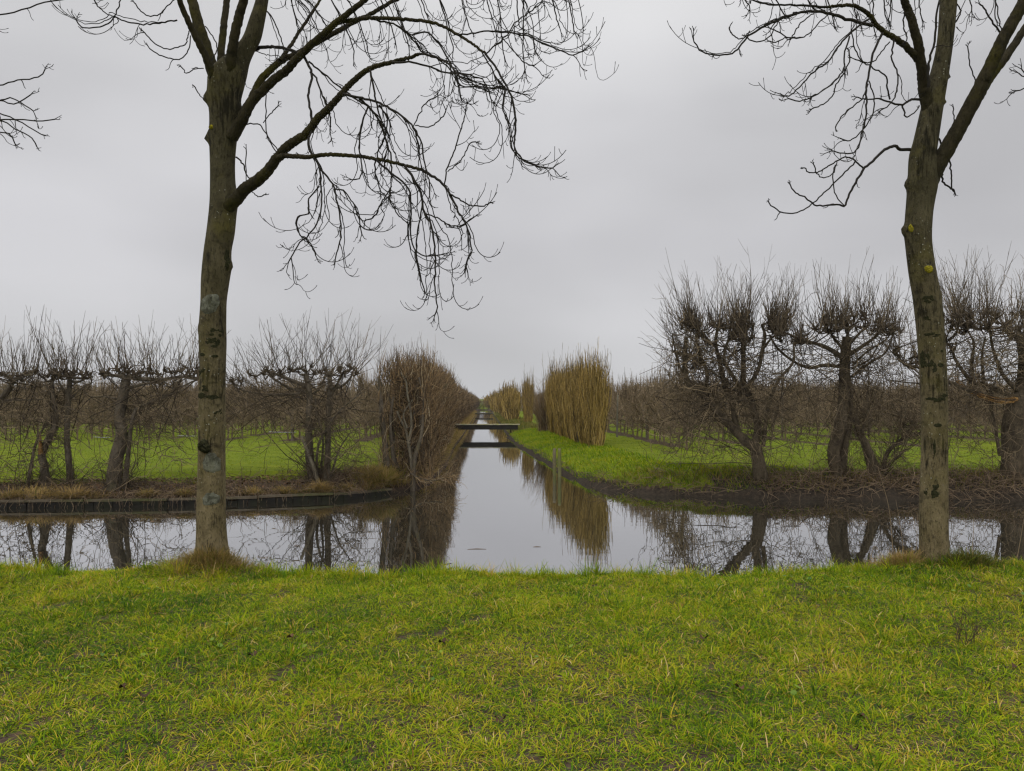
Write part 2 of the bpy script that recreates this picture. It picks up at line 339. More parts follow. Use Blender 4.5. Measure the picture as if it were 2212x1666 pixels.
def ragged(line, amp):
    o = []
    for (x0, y0), (x1, y1) in zip(line[:-1], line[1:]):
        l = math.hypot(x1 - x0, y1 - y0); n = max(1, min(14, int(l / .30))) if l < 40 else 1
        for i in range(n):
            x, y = x0 + (x1 - x0) * i / n, y0 + (y1 - y0) * i / n; k = amp * float(fbm(np.array(x), np.array(y), 2.6, 3, 35)) if n > 1 else 0
            o.append((x - (y1 - y0) / l * k, y + (x1 - x0) / l * k))
    return o + [line[-1]]
right_line = ragged(right_line, .20)
POLY = np.array([(-70, NEAR_Y)] + left_line + right_line + [(70, NEAR_Y)])
def seg_dist(px, py, line):
    L = np.asarray(line, float); best = np.full(px.shape, 1e9)
    for (x0, y0), (x1, y1) in zip(L[:-1], L[1:]):
        vx, vy = x1 - x0, y1 - y0; tt = np.clip(((px - x0) * vx + (py - y0) * vy) / (vx * vx + vy * vy), 0, 1)
        best = np.minimum(best, np.hypot(px - x0 - tt * vx, py - y0 - tt * vy))
    return best
def inside(px, py):
    c = np.zeros(px.shape, bool); n = len(POLY)
    for i in range(n):
        x0, y0 = POLY[i]; x1, y1 = POLY[(i + 1) % n]
        if y0 == y1: continue
        c ^= ((y0 > py) != (y1 > py)) & (px < (x1 - x0) * (py - y0) / (y1 - y0) + x0)
    return c
TREE_L = W(457, 1190, 8.6); TREE_R = W(2018, 1212, 8.4)
def terrain(x, y):
    """height and turf value of the land at x, y (water level is 0)"""
    x = np.asarray(x, float); y = np.asarray(y, float)
    inn = inside(x, y); dl = seg_dist(x, y, left_line); dr = seg_dist(x, y, right_line)
    dn = np.abs(y - (NEAR_Y + .0 + .12 * fbm(x, x * 0, 1.1, 3, 3)))
    d = np.minimum(np.minimum(dl, dr), np.abs(y - NEAR_Y))
    near = y < NEAR_Y + 1.5
    lefts = (~near) & (dl <= dr)
    # near bank
    hn = .60 - .033 * np.maximum(y, -2) + .030 * fbm(x, y, 1.3, 4, 1) + .055 * fbm(x, y, .45, 2, 2)
    hn = hn + .20 * np.exp(-(((x - TREE_L[0] - .05) / .60) ** 2 + ((y - 8.45) / .45) ** 2)) + .10 * np.exp(-(((x - TREE_R[0]) / .9) ** 2 + ((y - 8.4) / .5) ** 2))
    hn = hn + (.02 + .012 * np.abs(x) + .085 * fbm(x, x * 0, 1.0, 3, 31) + .05 * fbm(x, y * .5, 3.1, 3, 32)) * np.clip((y - 5.5) / 2, 0, 1)
    hn = hn + .05 * np.exp(-(((x - 1.1) / .35) ** 2 + ((y - 8.1) / .4) ** 2))
    zn = np.where(y < NEAR_Y, -.05 + (hn + .05) * (1 - np.exp(-np.maximum(NEAR_Y - y, 0) / .32)), -np.minimum((y - NEAR_Y) * .7, .6))
    tn = np.where(NEAR_Y - y > .25, np.where((np.abs(x) < .7 * y + 2.8) & (y > 2.9), .56, 1.0), .40)
    # (tufts on the crest are added with the grass)
    # far land, left of the ditch: boarded edge, a litter strip, then mown grass
    flat = .42 + .03 * fbm(x, y, .5, 3, 4)
    onc = y < 18.2
    zl_c = np.where(dl < .10, .03, .135 + (flat - .135) * (1 - np.exp(-(dl - .1) / .55)))
    zl_d = .05 + (flat + .05) * (1 - np.exp(-dl / .5))
    zl = np.where(onc, zl_c, zl_d)
    tl = np.where(dl < (1.15 + .35 * fbm(x, y, 1.5, 3, 5)), .45, 1.0)
    zr = .02 + (.50 + .03 * fbm(x, y, .6, 3, 6) + .05 * fbm(x, y, 2.5, 3, 7)) * (1 - np.exp(-dr / np.where(x + DS * y < 5.2, .75, .45)))
    bank = np.where(x + DS * y < 5.4, .22 + .14 * fbm(x, y, 2.2, 3, 8), 1.25 + .3 * fbm(x, y, 2.2, 3, 8))
    tr = np.where(dr < bank, .10, np.where(dr < bank + np.where(x + DS * y < 5.4, .10, .5), .5, 1.0))
    # bare strip under the orchard rows
    u = x + DS * y
    ro = np.abs(((u - 7.2) + 1.55) % 3.1 - 1.55); tr = np.where((u > 6.2) & (y > 28) & (ro < .38 + .15 * fbm(x, y, 2, 2, 9)), .55, tr)
    ro = np.abs(((-u - 5.3) + 1.55) % 3.1 - 1.55); tl = np.where((u < -4.3) & (y > 32) & (ro < .38 + .15 * fbm(x, y, 2, 2, 9)), .6, tl)
    zf = np.where(inn, -np.minimum(d * .7, .6), np.where(lefts, zl, zr))
    return np.where(near, zn, zf), np.where(near, tn, np.where(inn, .05, np.where(lefts, tl, tr)))
def T(x, y): return terrain(x, y)[0]

def spaced(a, b, s): return np.arange(a, b, s)
def geom(a, b, s, k):
    o = [a]; 
    while o[-1] < b: s *= k; o.append(o[-1] + s)
    return np.array(o[1:])
xs = np.concatenate([-geom(10, 1600, .12, 1.22)[::-1], spaced(-10, 10.01, .075), geom(10, 1600, .12, 1.22)])
ys = np.concatenate([-geom(-2.5, 60, .15, 1.4)[::-1], spaced(2.5, 10.4, .075), spaced(10.4, 14.2, .5), spaced(14.2, 24, .11), spaced(24, 50, .22), geom(50, 1600, .35, 1.09)])
Ug, Yg = np.meshgrid(xs, ys); Xg = Ug - DS * np.clip(Yg, 0, None) * np.clip((Yg - 9) / 10, 0, 1)
Zg, Tg = terrain(Xg, Yg)
ny, nx = Xg.shape; I = np.arange(ny * nx).reshape(ny, nx)
Q = np.stack([I[:-1, :-1], I[:-1, 1:], I[1:, 1:], I[1:, :-1]], -1).reshape(-1, 4)
g = Geo(); g.add(np.stack([Xg, Yg, Zg], -1).reshape(-1, 3), Q, None, Tg.ravel())
tag(g.build('ground', M_GROUND), 'green grassy land on both sides of the canal', 'ground', kind='structure')
g = Geo(); g.add([(-160, 7.5, 0), (160, 7.5, 0), (160, 1000, 0), (-160, 1000, 0)], [(0, 1, 2, 3)])
tag(g.build('water', M_WATER), 'still dark canal water reflecting the grey sky', 'water', kind='structure')

# far dike closing the view
g = Geo(); xx = np.linspace(-900, 900, 180); prof = [(-18, .3), (-5, 4.6), (0, 5.0), (5, 4.8), (20, .3)]
V = np.array([[(x, 760 + oy, oz + (.15 * math.sin(x * .05) if oz > 1 else 0)) for x in xx] for oy, oz in prof]); k = len(xx)
I = np.arange(len(prof) * k).reshape(len(prof), k)
g.add(V.reshape(-1, 3), np.stack([I[:-1, :-1], I[:-1, 1:], I[1:, 1:], I[1:, :-1]], -1).reshape(-1, 4), None, 1.0)
tag(g.build('dike', M_GROUND), 'low straight dike on the horizon at the end of the ditch', 'dike', kind='structure')

# ------------------------------------------------------------------ near grass
def in_view(n, y0, y1, xm, extra):
    y = np.sqrt(rng.uniform(y0 ** 2, y1 ** 2, n)); x = rng.uniform(-1, 1, n) * (xm * y + extra); return x, y
g = Geo()
def clumps(nc, per, y0, y1, hmu, spread, seed, wide=1.0, lmu=1.1):
    nc = int(nc * 1.36); cx, cy = in_view(nc, y0, y1, .70, 3.0)
    hole = fbm(cx, cy, 7.0, 3, 25); keep = (fbm(cx, cy, 2.6, 4, 11) > -.78 + .25 * rng.random(nc)) & (hole > -.56 + .12 * rng.random(nc))
    cx, cy = cx[keep], cy[keep]; nc = len(cx)
    hh = hmu * (1 + .45 * fbm(cx, cy, 1.7, 3, 12)) * rng.lognormal(0, .30, nc)
    tt = .335 + .10 * np.clip(fbm(cx, cy, 1.3, 4, 23) * 2.2 - .5, 0, 1.6) + .34 * fbm(cx, cy, .8, 4, 13) + .26 * fbm(cx, cy, 3.5, 3, 14) + rng.normal(0, .11, nc)
    ca = rng.uniform(0, 6.28, nc); cl = rng.uniform(0, 1.1, nc)              # each clump is pressed down its own way
    n = nc * per; r = np.repeat
    ang = rng.uniform(0, 6.28, n); rad = np.abs(rng.normal(0, spread, n))
    x = r(cx, per) + np.cos(ang) * rad; y = r(cy, per) + np.sin(ang) * rad
    vx = np.cos(ang) + r(cl * np.cos(ca), per) + rng.normal(0, .35, n); vy = np.sin(ang) + r(cl * np.sin(ca), per) + rng.normal(0, .35, n); ang = np.arctan2(vy, vx)
    lean = np.clip(rng.gamma(3.0, lmu / 3, n) + .5 * r(cl, per), .15, 2.6)
    ok = y < NEAR_Y - .12; x, y, ang, lean = x[ok], y[ok], ang[ok], lean[ok]; n = len(x)
    h = r(hh, per)[ok] * rng.uniform(.5, 1.3, n); tint = np.clip(r(tt, per)[ok] + rng.normal(0, .20, n), 0, 1)
    dead = rng.random(n) < .07 + .10 * np.clip(fbm(x, y, 2.2, 3, 27), 0, 1); tint[dead] = rng.uniform(.75, 1, dead.sum())
    z = T(x, y) - .008
    g.blades(np.stack([x, y, z], -1), h, ang, lean, wide * rng.uniform(.0030, .0066, n), tint)
clumps(36000, 12, 2.9, 9.1, .053, .045, 0, 1.0, 1.25)
clumps(5200, 18, 2.9, 9.1, .080, .050, 1, 1.0, 1.2)
clumps(520, 40, 2.9, 9.0, .110, .070, 2, 1.0, 1.0)
# taller ragged tufts along the edge of the bank
n0 = 400; cx = rng.uniform(-8.6, 8.6, n0); cx = cx[fbm(cx, cx * 0, 1.3, 3, 33) > -.35]; n0 = len(cx); cy = rng.uniform(8.0, 8.85, n0); per = 46; r = np.repeat; n = n0 * per
a = rng.uniform(0, 6.28, n); q = np.abs(rng.normal(0, .07, n)); x = r(cx, per) + np.cos(a) * q; y = r(cy, per) + np.sin(a) * q * .7
g.blades(np.stack([x, y, T(x, y) - .01], -1), r(rng.uniform(.08, .25, n0), per) * rng.uniform(.5, 1.3, n), a, np.clip(rng.gamma(3, .3, n), .1, 2.2), rng.uniform(.003, .006, n), np.clip(r(rng.normal(.46, .16, n0), per) + rng.normal(0, .12, n), 0, 1))
# low matted blades between the clumps
n = 175000; x, y = in_view(n, 2.9, 8.9, .70, 3.0); k = (fbm(x, y, 2.6, 4, 11) > -.70) & (fbm(x, y, 7.0, 3, 25) > -.52); x, y = x[k], y[k]; n = len(x)
g.blades(np.stack([x, y, T(x, y) - .005], -1), rng.uniform(.035, .085, n), rng.uniform(0, 6.28, n), rng.uniform(1.0, 2.8, n), rng.uniform(.003, .0055, n),
         np.clip(.42 + .28 * fbm(x, y, .8, 4, 13) + rng.normal(0, .18, n), 0, 1))
tag(g.build('grass', M_GRASS), 'yellow-green matted winter grass on the near bank', 'grass', kind='stuff')

# yellow dry grass round the feet of the two big trees: one tussock each
def tussock(name, label, group, x0, y0, rx, ry, n, h, t0, mat, hang=0.6, zoff=0, ts=.2, w=(.003, .007)):
    a = rng.uniform(0, 6.28, n); r = np.abs(rng.normal(0, .55, n)); x = x0 + np.cos(a) * r * rx; y = y0 + np.sin(a) * r * ry
    if zoff: k = T(x, y) > .12; x, y, a, r = x[k], y[k], a[k], r[k]; n = len(x)
    z = np.maximum(T(x, y), 0) + zoff
    b = Geo(); ang = a + rng.normal(0, .6, n)
    b.blades(np.stack([x, y, z - .01], -1), h * rng.uniform(.5, 1.2, n) * np.clip(1.2 - .45 * r, .3, 2), ang, np.clip(rng.gamma(3, hang / 3, n), .1, 2.4), rng.uniform(*w, n), np.clip(rng.normal(t0, ts, n), 0, 1))
    e = b.build(name, mat); tag(e, label, 'grass tussock', group); return e
tussock('grass_tussock', 'mound of straw-coloured grass round the foot of the left bank tree', 'dry tussocks on the banks', TREE_L[0] + .06, 8.42, .62, .42, 5200, .20, .62, M_DRY, 1.1, 0, .22)
tussock('grass_tussock', 'straw-coloured grass left of the foot of the right bank tree', 'dry tussocks on the banks', TREE_R[0] - .35, 8.42, .55, .25, 1800, .20, .75, M_DRY, 1.2)
tussock('grass_tussock', 'green grass tuft in front of the right bank tree', 'dry tussocks on the banks', TREE_R[0] + .25, 8.18, .45, .25, 1800, .19, .25, M_DRY, .9, 0, .18)

# ------------------------------------------------------------------ trunk builder for the two bank trees
class Trunk:
    def __init__(s, rows, d, bumps=(), sides=40, rings=150, seed=0):
        """rows: (y, left, right) edges in photo pixels; bumps: (y px, angle, size, height)"""
        rows = sorted(rows, key=lambda r: -r[0]); P = []
        for (y, l, r) in rows:
            c = W((l + r) / 2, y, d); P.append((*c, (r - l) / 2 / F * d * .93))
        s.path = smooth_path(P, rings); s.sides = sides; s.d = d; s.seed = seed
        s.bumps = [(CZ - (by - HY) / F * d, a, sz, h) for by, a, sz, h in bumps]
    def at(s, z, th):
        z = np.asarray(z, float); th = np.asarray(th, float); p = s.path
        cx = np.interp(z, p[:, 2], p[:, 0]); cy = np.interp(z, p[:, 2], p[:, 1]); r = np.interp(z, p[:, 2], p[:, 3])
        k = 1 + .028 * np.sin(2 * th + z * 1.1 + s.seed) + .02 * np.sin(3 * th - z * 1.9) + .012 * np.sin(5 * th + 4 * z) + .012 * fbm(th * 1.5, z * 3.0, 2.0, 3, 5)
        rr = r * k
        for bz, a, sz, h in s.bumps:
            da = np.angle(np.exp(1j * (th - a))) * r
            rr = rr + h * np.exp(-((z - bz) ** 2 + da ** 2) / sz ** 2)
        z0 = p[0, 2]; fl = np.exp(-np.maximum(z - z0, 0) / .13); rr = rr * (1 + fl * (.02 + .08 * np.maximum(0, np.sin(4 * th + s.seed))))
        return np.stack([cx + rr * np.cos(th), cy + rr * np.sin(th), z], -1)
    def geo(s):
        g = Geo(); z = s.path[:, 2]; z = np.concatenate([[z[0] - .25], z]); th = np.arange(s.sides) * 2 * math.pi / s.sides
        Zm, Tm = np.meshgrid(z, th, indexing='ij'); V = s.at(Zm, Tm); n = s.sides
        i = np.arange(len(z) - 1)[:, None]; k = np.arange(n)[None]; k2 = (k + 1) % n
        g.add(V.reshape(-1, 3), np.stack([i * n + k, i * n + k2, (i + 1) * n + k2, (i + 1) * n + k], -1).reshape(-1, 4)); return g
    def patch(s, px, py, w, h, thick, seed=0, jag=.3):
        """irregular raised patch on the bark, centred on a photo pixel"""
        z0 = CZ - (py - HY) / F * s.d; c = np.interp(z0, s.path[:, 2], s.path[:, 0]); r = np.interp(z0, s.path[:, 2], s.path[:, 3])
        th0 = -math.pi / 2 + math.asin(max(-.95, min(.95, ((px - CX) / F * s.d - c) / r)))
        na, nr = 40, 9; a = np.arange(na) * 2 * math.pi / na; q = np.linspace(0, 1, nr)
        rg = np.random.default_rng(seed + 31); ph = rg.uniform(0, 6.28, 6)
        rim = 1 + jag * (.6 * np.sin(2 * a + ph[0]) + .45 * np.sin(3 * a + ph[1]) + .25 * np.sin(7 * a + ph[2])) + .5 * jag * rg.normal(0, .35, na)
        A, Qm = np.meshgrid(a, q, indexing='ij'); R = Qm * rim[:, None]
        X = R * np.cos(A) * w / 2 / F * s.d; Y = R * np.sin(A) * h / 2 / F * s.d
        base = s.at(z0 + Y, th0 + X / r); cen = np.stack([np.interp(base[..., 2], s.path[:, 2], s.path[:, 0]), np.interp(base[..., 2], s.path[:, 2], s.path[:, 1]), base[..., 2]], -1)
        nrm = unit(base - cen); tk = thick * (1 - Qm ** 4) * (.7 + .6 * rg.random(Qm.shape) * np.minimum(1, Qm * 3)); tk[:, -1] = -.006
        V = base + nrm * tk[..., None]
        g = Geo(); i = np.arange(na)[:, None]; i2 = (i + 1) % na; k = np.arange(nr - 1)[None]
        g.add(V.reshape(-1, 3), np.stack([i * nr + k, i * nr + k + 1, i2 * nr + k + 1, i2 * nr + k], -1).reshape(-1, 4), None, rg.random(na * nr)); return g

def blotch(trunk, px, py, w, h, thick, seed, jag=.3):
    """one broken dark blotch made of several small ragged flakes"""
    rg = np.random.default_rng(seed); g = Geo(); n = 6
    for i in range(n):
        u = rg.uniform(-.5, .5, 2); f = rg.uniform(.25, .6)
        q = trunk.patch(px + u[0] * w * .75, py + u[1] * h * .75, w * f, h * f, thick, seed * 7 + i, .45); g.merge(q.arrays(), (0, 0, 0))
    return g
# ------------------------------------------------------------------ ash twigs: hang, then curl up at the ends
def twig(G, p, d, L, r0, depth, tint, droop=.30, up=.42, sides=4):
    n = max(6, min(16, int(L / .042))); st = L / n; pts = [np.array(p)]; d = unit(np.array(d, float)); ds = [d]
    h = np.array([d[0], d[1], 0]); h = unit(h + np.random.default_rng(int(abs(p[0] * 1e4)) % 99991).normal(0, .35, 3) * np.array([1, 1, 0]))
    wob = rng.normal(0, .055, (n, 3))
    for i in range(n):
        t = i / n
        tgt = np.array([0, 0, -1.0]) * droop if t < .58 else (np.array([0, 0, 1.0]) * up + h * up * .9)
        d = unit(d + tgt + wob[i]); ds.append(d); pts.append(pts[-1] + d * st)
    pts = np.array(pts); rad = np.maximum(r0 * np.linspace(1, .55, n + 1), .0030)
    rad[-1] = r0 * .62
    G.poly(pts, rad, sides, tint)
    if depth > 0:
        k = rng.integers(2, 5) if depth > 1 else rng.integers(1, 4)
        for _ in range(k):
            i = int(rng.integers(1, n)); side = unit(np.cross(ds[i], rng.normal(0, 1, 3)))
            twig(G, pts[i], unit(ds[i] + side * rng.uniform(.5, 1.1)), L * rng.uniform(.28, .6), max(r0 * .72, .0032), depth - 1, tint, droop, up, 3)
    if L > .18:
        for _ in range(2):
            i = n - int(rng.integers(0, 3)); side = unit(np.cross(ds[i], rng.normal(0, 1, 3)))
            q = [pts[i]]; dd = unit(ds[i] + side * .9)
            for k in range(4): dd = unit(dd + np.array([0, 0, .30])); q.append(q[-1] + dd * rng.uniform(.020, .042))
            G.poly(q, [max(r0 * .55, .0030)] * 3 + [.0028, .0042], 3, tint)

def branch(G, pts, d0, d1, r0, r1, sides=6, n=None, wig=.006, tint=.4):
    """a traced branch: photo pixels, depth running from d0 to d1; returns its centre line"""
    k = len(pts); P = np.array([W(x, y, d0 + (d1 - d0) * i / (k - 1)) for i, (x, y) in enumerate(pts)])
    n = n or max(8, 4 * k); C = smooth_path(P, n); C[1:-1] += rng.normal(0, wig, (n - 2, 3))
    s = np.linspace(0, 1, n); G.poly(C, r0 + (r1 - r0) * s ** .8, sides, tint, True); return C
def feather(G, C, step, L, r, depth, start=.15, tint=.3, droop=.30, up=.42, spread=.9):
    """twigs along a branch"""
    seg = np.linalg.norm(np.diff(C, axis=0), axis=1); tot = seg.sum(); m = int(tot * (1 - start) / step); cum = np.concatenate([[0], np.cumsum(seg)])
    for i in range(m):
        s = tot * (start + (1 - start) * (i + rng.random()) / m); k = min(np.searchsorted(cum, s) - 1, len(C) - 2); k = max(k, 0)
        p = C[k] + (C[k + 1] - C[k]) * (s - cum[k]) / max(seg[k], 1e-6); t = unit(C[k + 1] - C[k])
        side = unit(np.cross(t, rng.normal(0, 1, 3)))
        twig(G, p, unit(t * .6 + side * spread * .75), L * rng.lognormal(-.1, .35), r * rng.uniform(.8, 1.15), depth, tint + rng.normal(0, .15), droop, up)
def strands(G, C, r, k, amp=.10):
    """thin strands that leave a hanging branch, run beside it and curl up at their ends"""
    n = len(C)
    for _ in range(k):
        a = int(rng.uniform(.05, .6) * n); b = int(rng.uniform(.7, 1.0) * n)
        if b - a < 5: continue
        P = C[a:b].copy(); m = len(P); t = np.linspace(0, 1, m)[:, None]; o = unit(rng.normal(0, 1, 3) * np.array([1, .7, .35])) * amp * rng.lognormal(0, .5)
        P += o * (t + .35 * np.sin(5 * t + rng.uniform(0, 1)) * t) + rng.normal(0, .004, (m, 3)) * t
        d = unit(P[-1] - P[-3]); h = unit(np.array([o[0] + d[0] * .6, o[1], 0])); q = [P]
        st = rng.uniform(.03, .055); p = P[-1]
        for i in range(8): d = unit(d + UPV * (.08 + .045 * i) + h * .15); p = p + d * st; q.append(p[None])
        P = np.concatenate(q); m = len(P); G.poly(P, r * np.linspace(1, .6, m), 4, .3 + rng.normal(0, .15))
        for i in (m - 2, m - 4, m - 6):
            dd = unit(unit(P[i] - P[i - 1]) + rng.normal(0, .6, 3)); Q = [P[i]]
            for j in range(4): dd = unit(dd + UPV * .3); Q.append(Q[-1] + dd * rng.uniform(.02, .045))
            G.poly(Q, [r * .6, r * .55, r * .5, r * .5, r * .65], 3, .3)
UPV = np.array([0, 0, 1.0])
def tip(G, C, L, r):
    t = unit(C[-1] - C[-2])
    for k in range(2): twig(G, C[-1], unit(t + rng.normal(0, .35, 3)), L * rng.uniform(.6, 1), r, 1, .3, .05, .35)

def c2(l): return [(432 + .3906 * x, .3906 * y) for x, y in l]
def c3(l): return [(1468.8 + .3359 * x, .3359 * y) for x, y in l]
def c1(l): return [(.3359 * x, .3359 * y) for x, y in l]

# ------------------------------------------------------------------ the left bank tree
DL = 8.6; PXL = DL / F
tree = empty('bank_tree', (TREE_L[0], DL, TREE_L[2] - .1), 'big bare tree with pale lichen rings on its trunk, left of the ditch mouth', 'tree', 'bare trees lining the near bank')
TL = Trunk([(1195, 424, 493), (1150, 425, 490), (1100, 425, 489), (1000, 427, 488), (900, 428, 488), (800, 429, 489), (740, 427, 490), (700, 428, 489), (650, 432, 490), (610, 433, 496), (575, 436, 501),
            (540, 440, 501), (500, 446, 508), (450, 452, 511), (400, 454, 509), (350, 454, 508), (300, 453, 512), (250, 453, 517), (215, 449, 520), (185, 448, 527), (158, 452, 533), (132, 478, 539), (108, 503, 550), (84, 523, 563), (40, 539, 573), (0, 552, 580), (-80, 571, 592), (-155, 592, 607)],
           DL, [(710, math.pi * .98, .06, .02), (575, -.15, .055, .04), (300, math.pi * 1.03, .055, .065), (215, math.pi * 1.02, .06, .065), (395, math.pi * .95, .03, .02), (430, .0, .12, .03), (243, -.2, .10, .05)], seed=1)
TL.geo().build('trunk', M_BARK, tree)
for args in ((463, 660, 46, 46, .007, 3), (467, 998, 40, 50, .008, 4), (466, 1075, 38, 32, .007, 5)):
    TL.patch(*args, .16).build('lichen_patch', M_LICHEN, tree)
TL.patch(452, 963, 26, 30, .055, 8, .2).build('moss_clump', M_MOSS, tree)
TL.patch(466, 283, 12, 9, .02, 9, .2).build('moss_clump', M_YMOSS, tree)
for args in ((460, 858, 56, 15, .004, 11, .35), (443, 806, 26, 13, .004, 12, .4), (470, 742, 26, 15, .003, 13, .5), (447, 838, 22, 18, .003, 15, .5), (478, 890, 13, 12, .003, 16, .4), (500, 560, 16, 40, .004, 17, .5), (477, 715, 22, 9, .003, 18, .3)):
    blotch(TL, *args).build('dark_bark_patch', M_MOSS, tree)
for args in ((448, 768, 17, 8, .004, 21, .08), (474, 771, 16, 7, .004, 22, .08), (472, 750, 13, 7, .004, 23, .08), (468, 725, 12, 6, .004, 24, .08), (482, 726, 10, 7, .004, 25, .08)):
    TL.patch(*args).build('branch_scar', M_MOSS, tree)
crown = Geo()
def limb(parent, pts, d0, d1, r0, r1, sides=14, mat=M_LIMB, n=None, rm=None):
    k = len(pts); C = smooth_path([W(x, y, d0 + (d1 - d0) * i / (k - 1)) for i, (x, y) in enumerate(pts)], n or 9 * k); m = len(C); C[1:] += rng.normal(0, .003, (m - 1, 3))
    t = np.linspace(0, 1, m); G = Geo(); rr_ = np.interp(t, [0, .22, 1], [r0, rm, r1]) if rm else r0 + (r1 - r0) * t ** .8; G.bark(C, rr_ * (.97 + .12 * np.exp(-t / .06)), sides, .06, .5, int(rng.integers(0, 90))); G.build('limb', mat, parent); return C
pl = PXL
# limbs of the fork at the top of the trunk (continuing above the picture)
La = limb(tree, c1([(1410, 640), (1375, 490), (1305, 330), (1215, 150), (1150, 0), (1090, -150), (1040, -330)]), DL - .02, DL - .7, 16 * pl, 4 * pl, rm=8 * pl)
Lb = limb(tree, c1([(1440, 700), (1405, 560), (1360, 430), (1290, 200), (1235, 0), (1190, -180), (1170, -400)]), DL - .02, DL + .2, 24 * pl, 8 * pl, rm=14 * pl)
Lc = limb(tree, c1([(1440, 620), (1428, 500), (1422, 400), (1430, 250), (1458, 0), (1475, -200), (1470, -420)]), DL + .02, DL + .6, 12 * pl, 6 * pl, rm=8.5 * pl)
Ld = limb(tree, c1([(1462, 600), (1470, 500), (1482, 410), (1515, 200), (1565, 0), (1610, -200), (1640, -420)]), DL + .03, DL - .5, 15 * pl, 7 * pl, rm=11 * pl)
# the right-hand limbs
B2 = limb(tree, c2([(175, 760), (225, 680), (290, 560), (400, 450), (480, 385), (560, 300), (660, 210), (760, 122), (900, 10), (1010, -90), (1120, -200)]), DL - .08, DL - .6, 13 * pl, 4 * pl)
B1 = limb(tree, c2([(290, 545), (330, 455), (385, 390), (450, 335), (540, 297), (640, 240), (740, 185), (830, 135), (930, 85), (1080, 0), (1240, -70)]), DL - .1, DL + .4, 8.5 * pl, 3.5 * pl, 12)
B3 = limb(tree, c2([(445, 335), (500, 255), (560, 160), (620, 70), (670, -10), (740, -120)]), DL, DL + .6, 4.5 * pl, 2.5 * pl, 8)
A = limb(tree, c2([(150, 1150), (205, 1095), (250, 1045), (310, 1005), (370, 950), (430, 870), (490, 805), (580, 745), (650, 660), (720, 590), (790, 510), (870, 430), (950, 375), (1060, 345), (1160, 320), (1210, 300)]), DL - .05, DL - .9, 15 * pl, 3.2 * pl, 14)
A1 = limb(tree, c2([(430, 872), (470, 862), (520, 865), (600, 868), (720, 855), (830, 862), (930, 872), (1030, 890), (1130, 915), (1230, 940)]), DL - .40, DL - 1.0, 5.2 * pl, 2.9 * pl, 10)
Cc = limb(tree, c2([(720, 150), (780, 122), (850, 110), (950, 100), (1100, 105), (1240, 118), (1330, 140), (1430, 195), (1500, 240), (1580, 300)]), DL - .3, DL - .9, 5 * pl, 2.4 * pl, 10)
paths = {}
TWG = [1.25, 2]
def tb(key, pts, d0, d1, r0, r1, L=.34, step=.16, depth=1, start=.2, conv=c2, r=.0052, droop=.36, up=.32):
    C = branch(crown, conv(pts), d0, d1, r0 * pl * 1.12, max(r1, 1.15) * pl * 1.1, 5, None, .004); paths[key] = C
    if depth and droop > 0 and len(C) > 10: strands(crown, C, r * 1.05, TWG[1] + (1 if len(C) > 24 and TWG[1] > 1 else 0))
    if step: feather(crown, C, step * TWG[0], L, r, depth, start, .3, droop, up)
    tip(crown, C, L * .6, r); return C
d1 = DL - .9
tb('A_end', [(1210, 300), (1300, 315), (1380, 360), (1430, 420), (1500, 460), (1560, 490)], d1, d1 - .3, 2.2, 1.1, .34)
tb('A_e2', [(1060, 345), (1170, 345), (1260, 365), (1350, 400), (1450, 412), (1560, 440), (1610, 550)], d1, d1 + .3, 2.0, .9, .34)
tb('C_end', [(1580, 300), (1640, 380), (1690, 470), (1730, 560), (1745, 650), (1740, 750), (1740, 820), (1790, 880), (1870, 920), (1950, 930)], DL - .9, DL - 1.2, 2.1, 1.0, .28, .20)
tb('C_e2', [(1560, 290), (1620, 400), (1680, 500), (1675, 600), (1710, 700), (1720, 800), (1760, 870), (1850, 915)], DL - .85, DL - 1.0, 1.3, .8, .2, .3)
tb('C_2', [(1430, 195), (1580, 175), (1700, 182), (1820, 205), (1900, 245), (1990, 280), (2060, 305), (2120, 285)], DL - .8, DL - .6, 1.5, .8, .26, .24)
tb('C_3', [(1580, 300), (1700, 190), (1740, 130), (1830, 60), (1890, 10), (1950, -60)], DL - .9, DL - .4, 1.3, .8, .3, .25)
tb('C_4', [(1670, 200), (1740, 290), (1800, 350), (1850, 362)], DL - .7, DL - .8, .9, .7, .2, .3, 0)
tb('C_5', [(1170, 195), (1260, 180), (1330, 260), (1400, 380), (1440, 470), (1540, 480), (1660, 490), (1780, 520)], DL - .6, DL - .8, 1.6, .8, .3, .25)
tb('C_6', [(950, 105), (1080, 140), (1180, 220), (1230, 290), (1320, 330), (1400, 400), (1480, 440), (1570, 470)], DL - .5, DL - .3, 1.8, .9, .34, .18)
tb('A1_end', [(1230, 940), (1290, 975), (1350, 1030), (1390, 1090), (1430, 1170), (1480, 1270), (1500, 1380), (1480, 1440)], d1 - .1, d1 - .3, 2.7, 1.0, .30, .15)
tb('A1_r', [(1380, 1075), (1440, 1105), (1490, 1135), (1560, 1140), (1590, 1130)], d1 - .2, d1 - .2, 1.5, .8, .18, .2, 0)
tb('A1_low', [(1130, 915), (1180, 990), (1220, 1070), (1240, 1180), (1280, 1250), (1300, 1400), (1300, 1500), (1300, 1600), (1312, 1690), (1300, 1740)], d1 - .1, d1 - .2, 2.5, 1.0, .24, .17)
tb('A1_l2', [(970, 880), (1050, 950), (1150, 1040), (1168, 1150), (1165, 1320), (1220, 1410), (1330, 1410)], d1, d1 + .1, 2.0, .9, .28, .18)
tb('A1_l3', [(1190, 1000), (1230, 1100), (1210, 1250), (1195, 1380), (1215, 1500), (1240, 1600)], d1 - .1, d1 - .1, 1.4, .8, .18, .3)
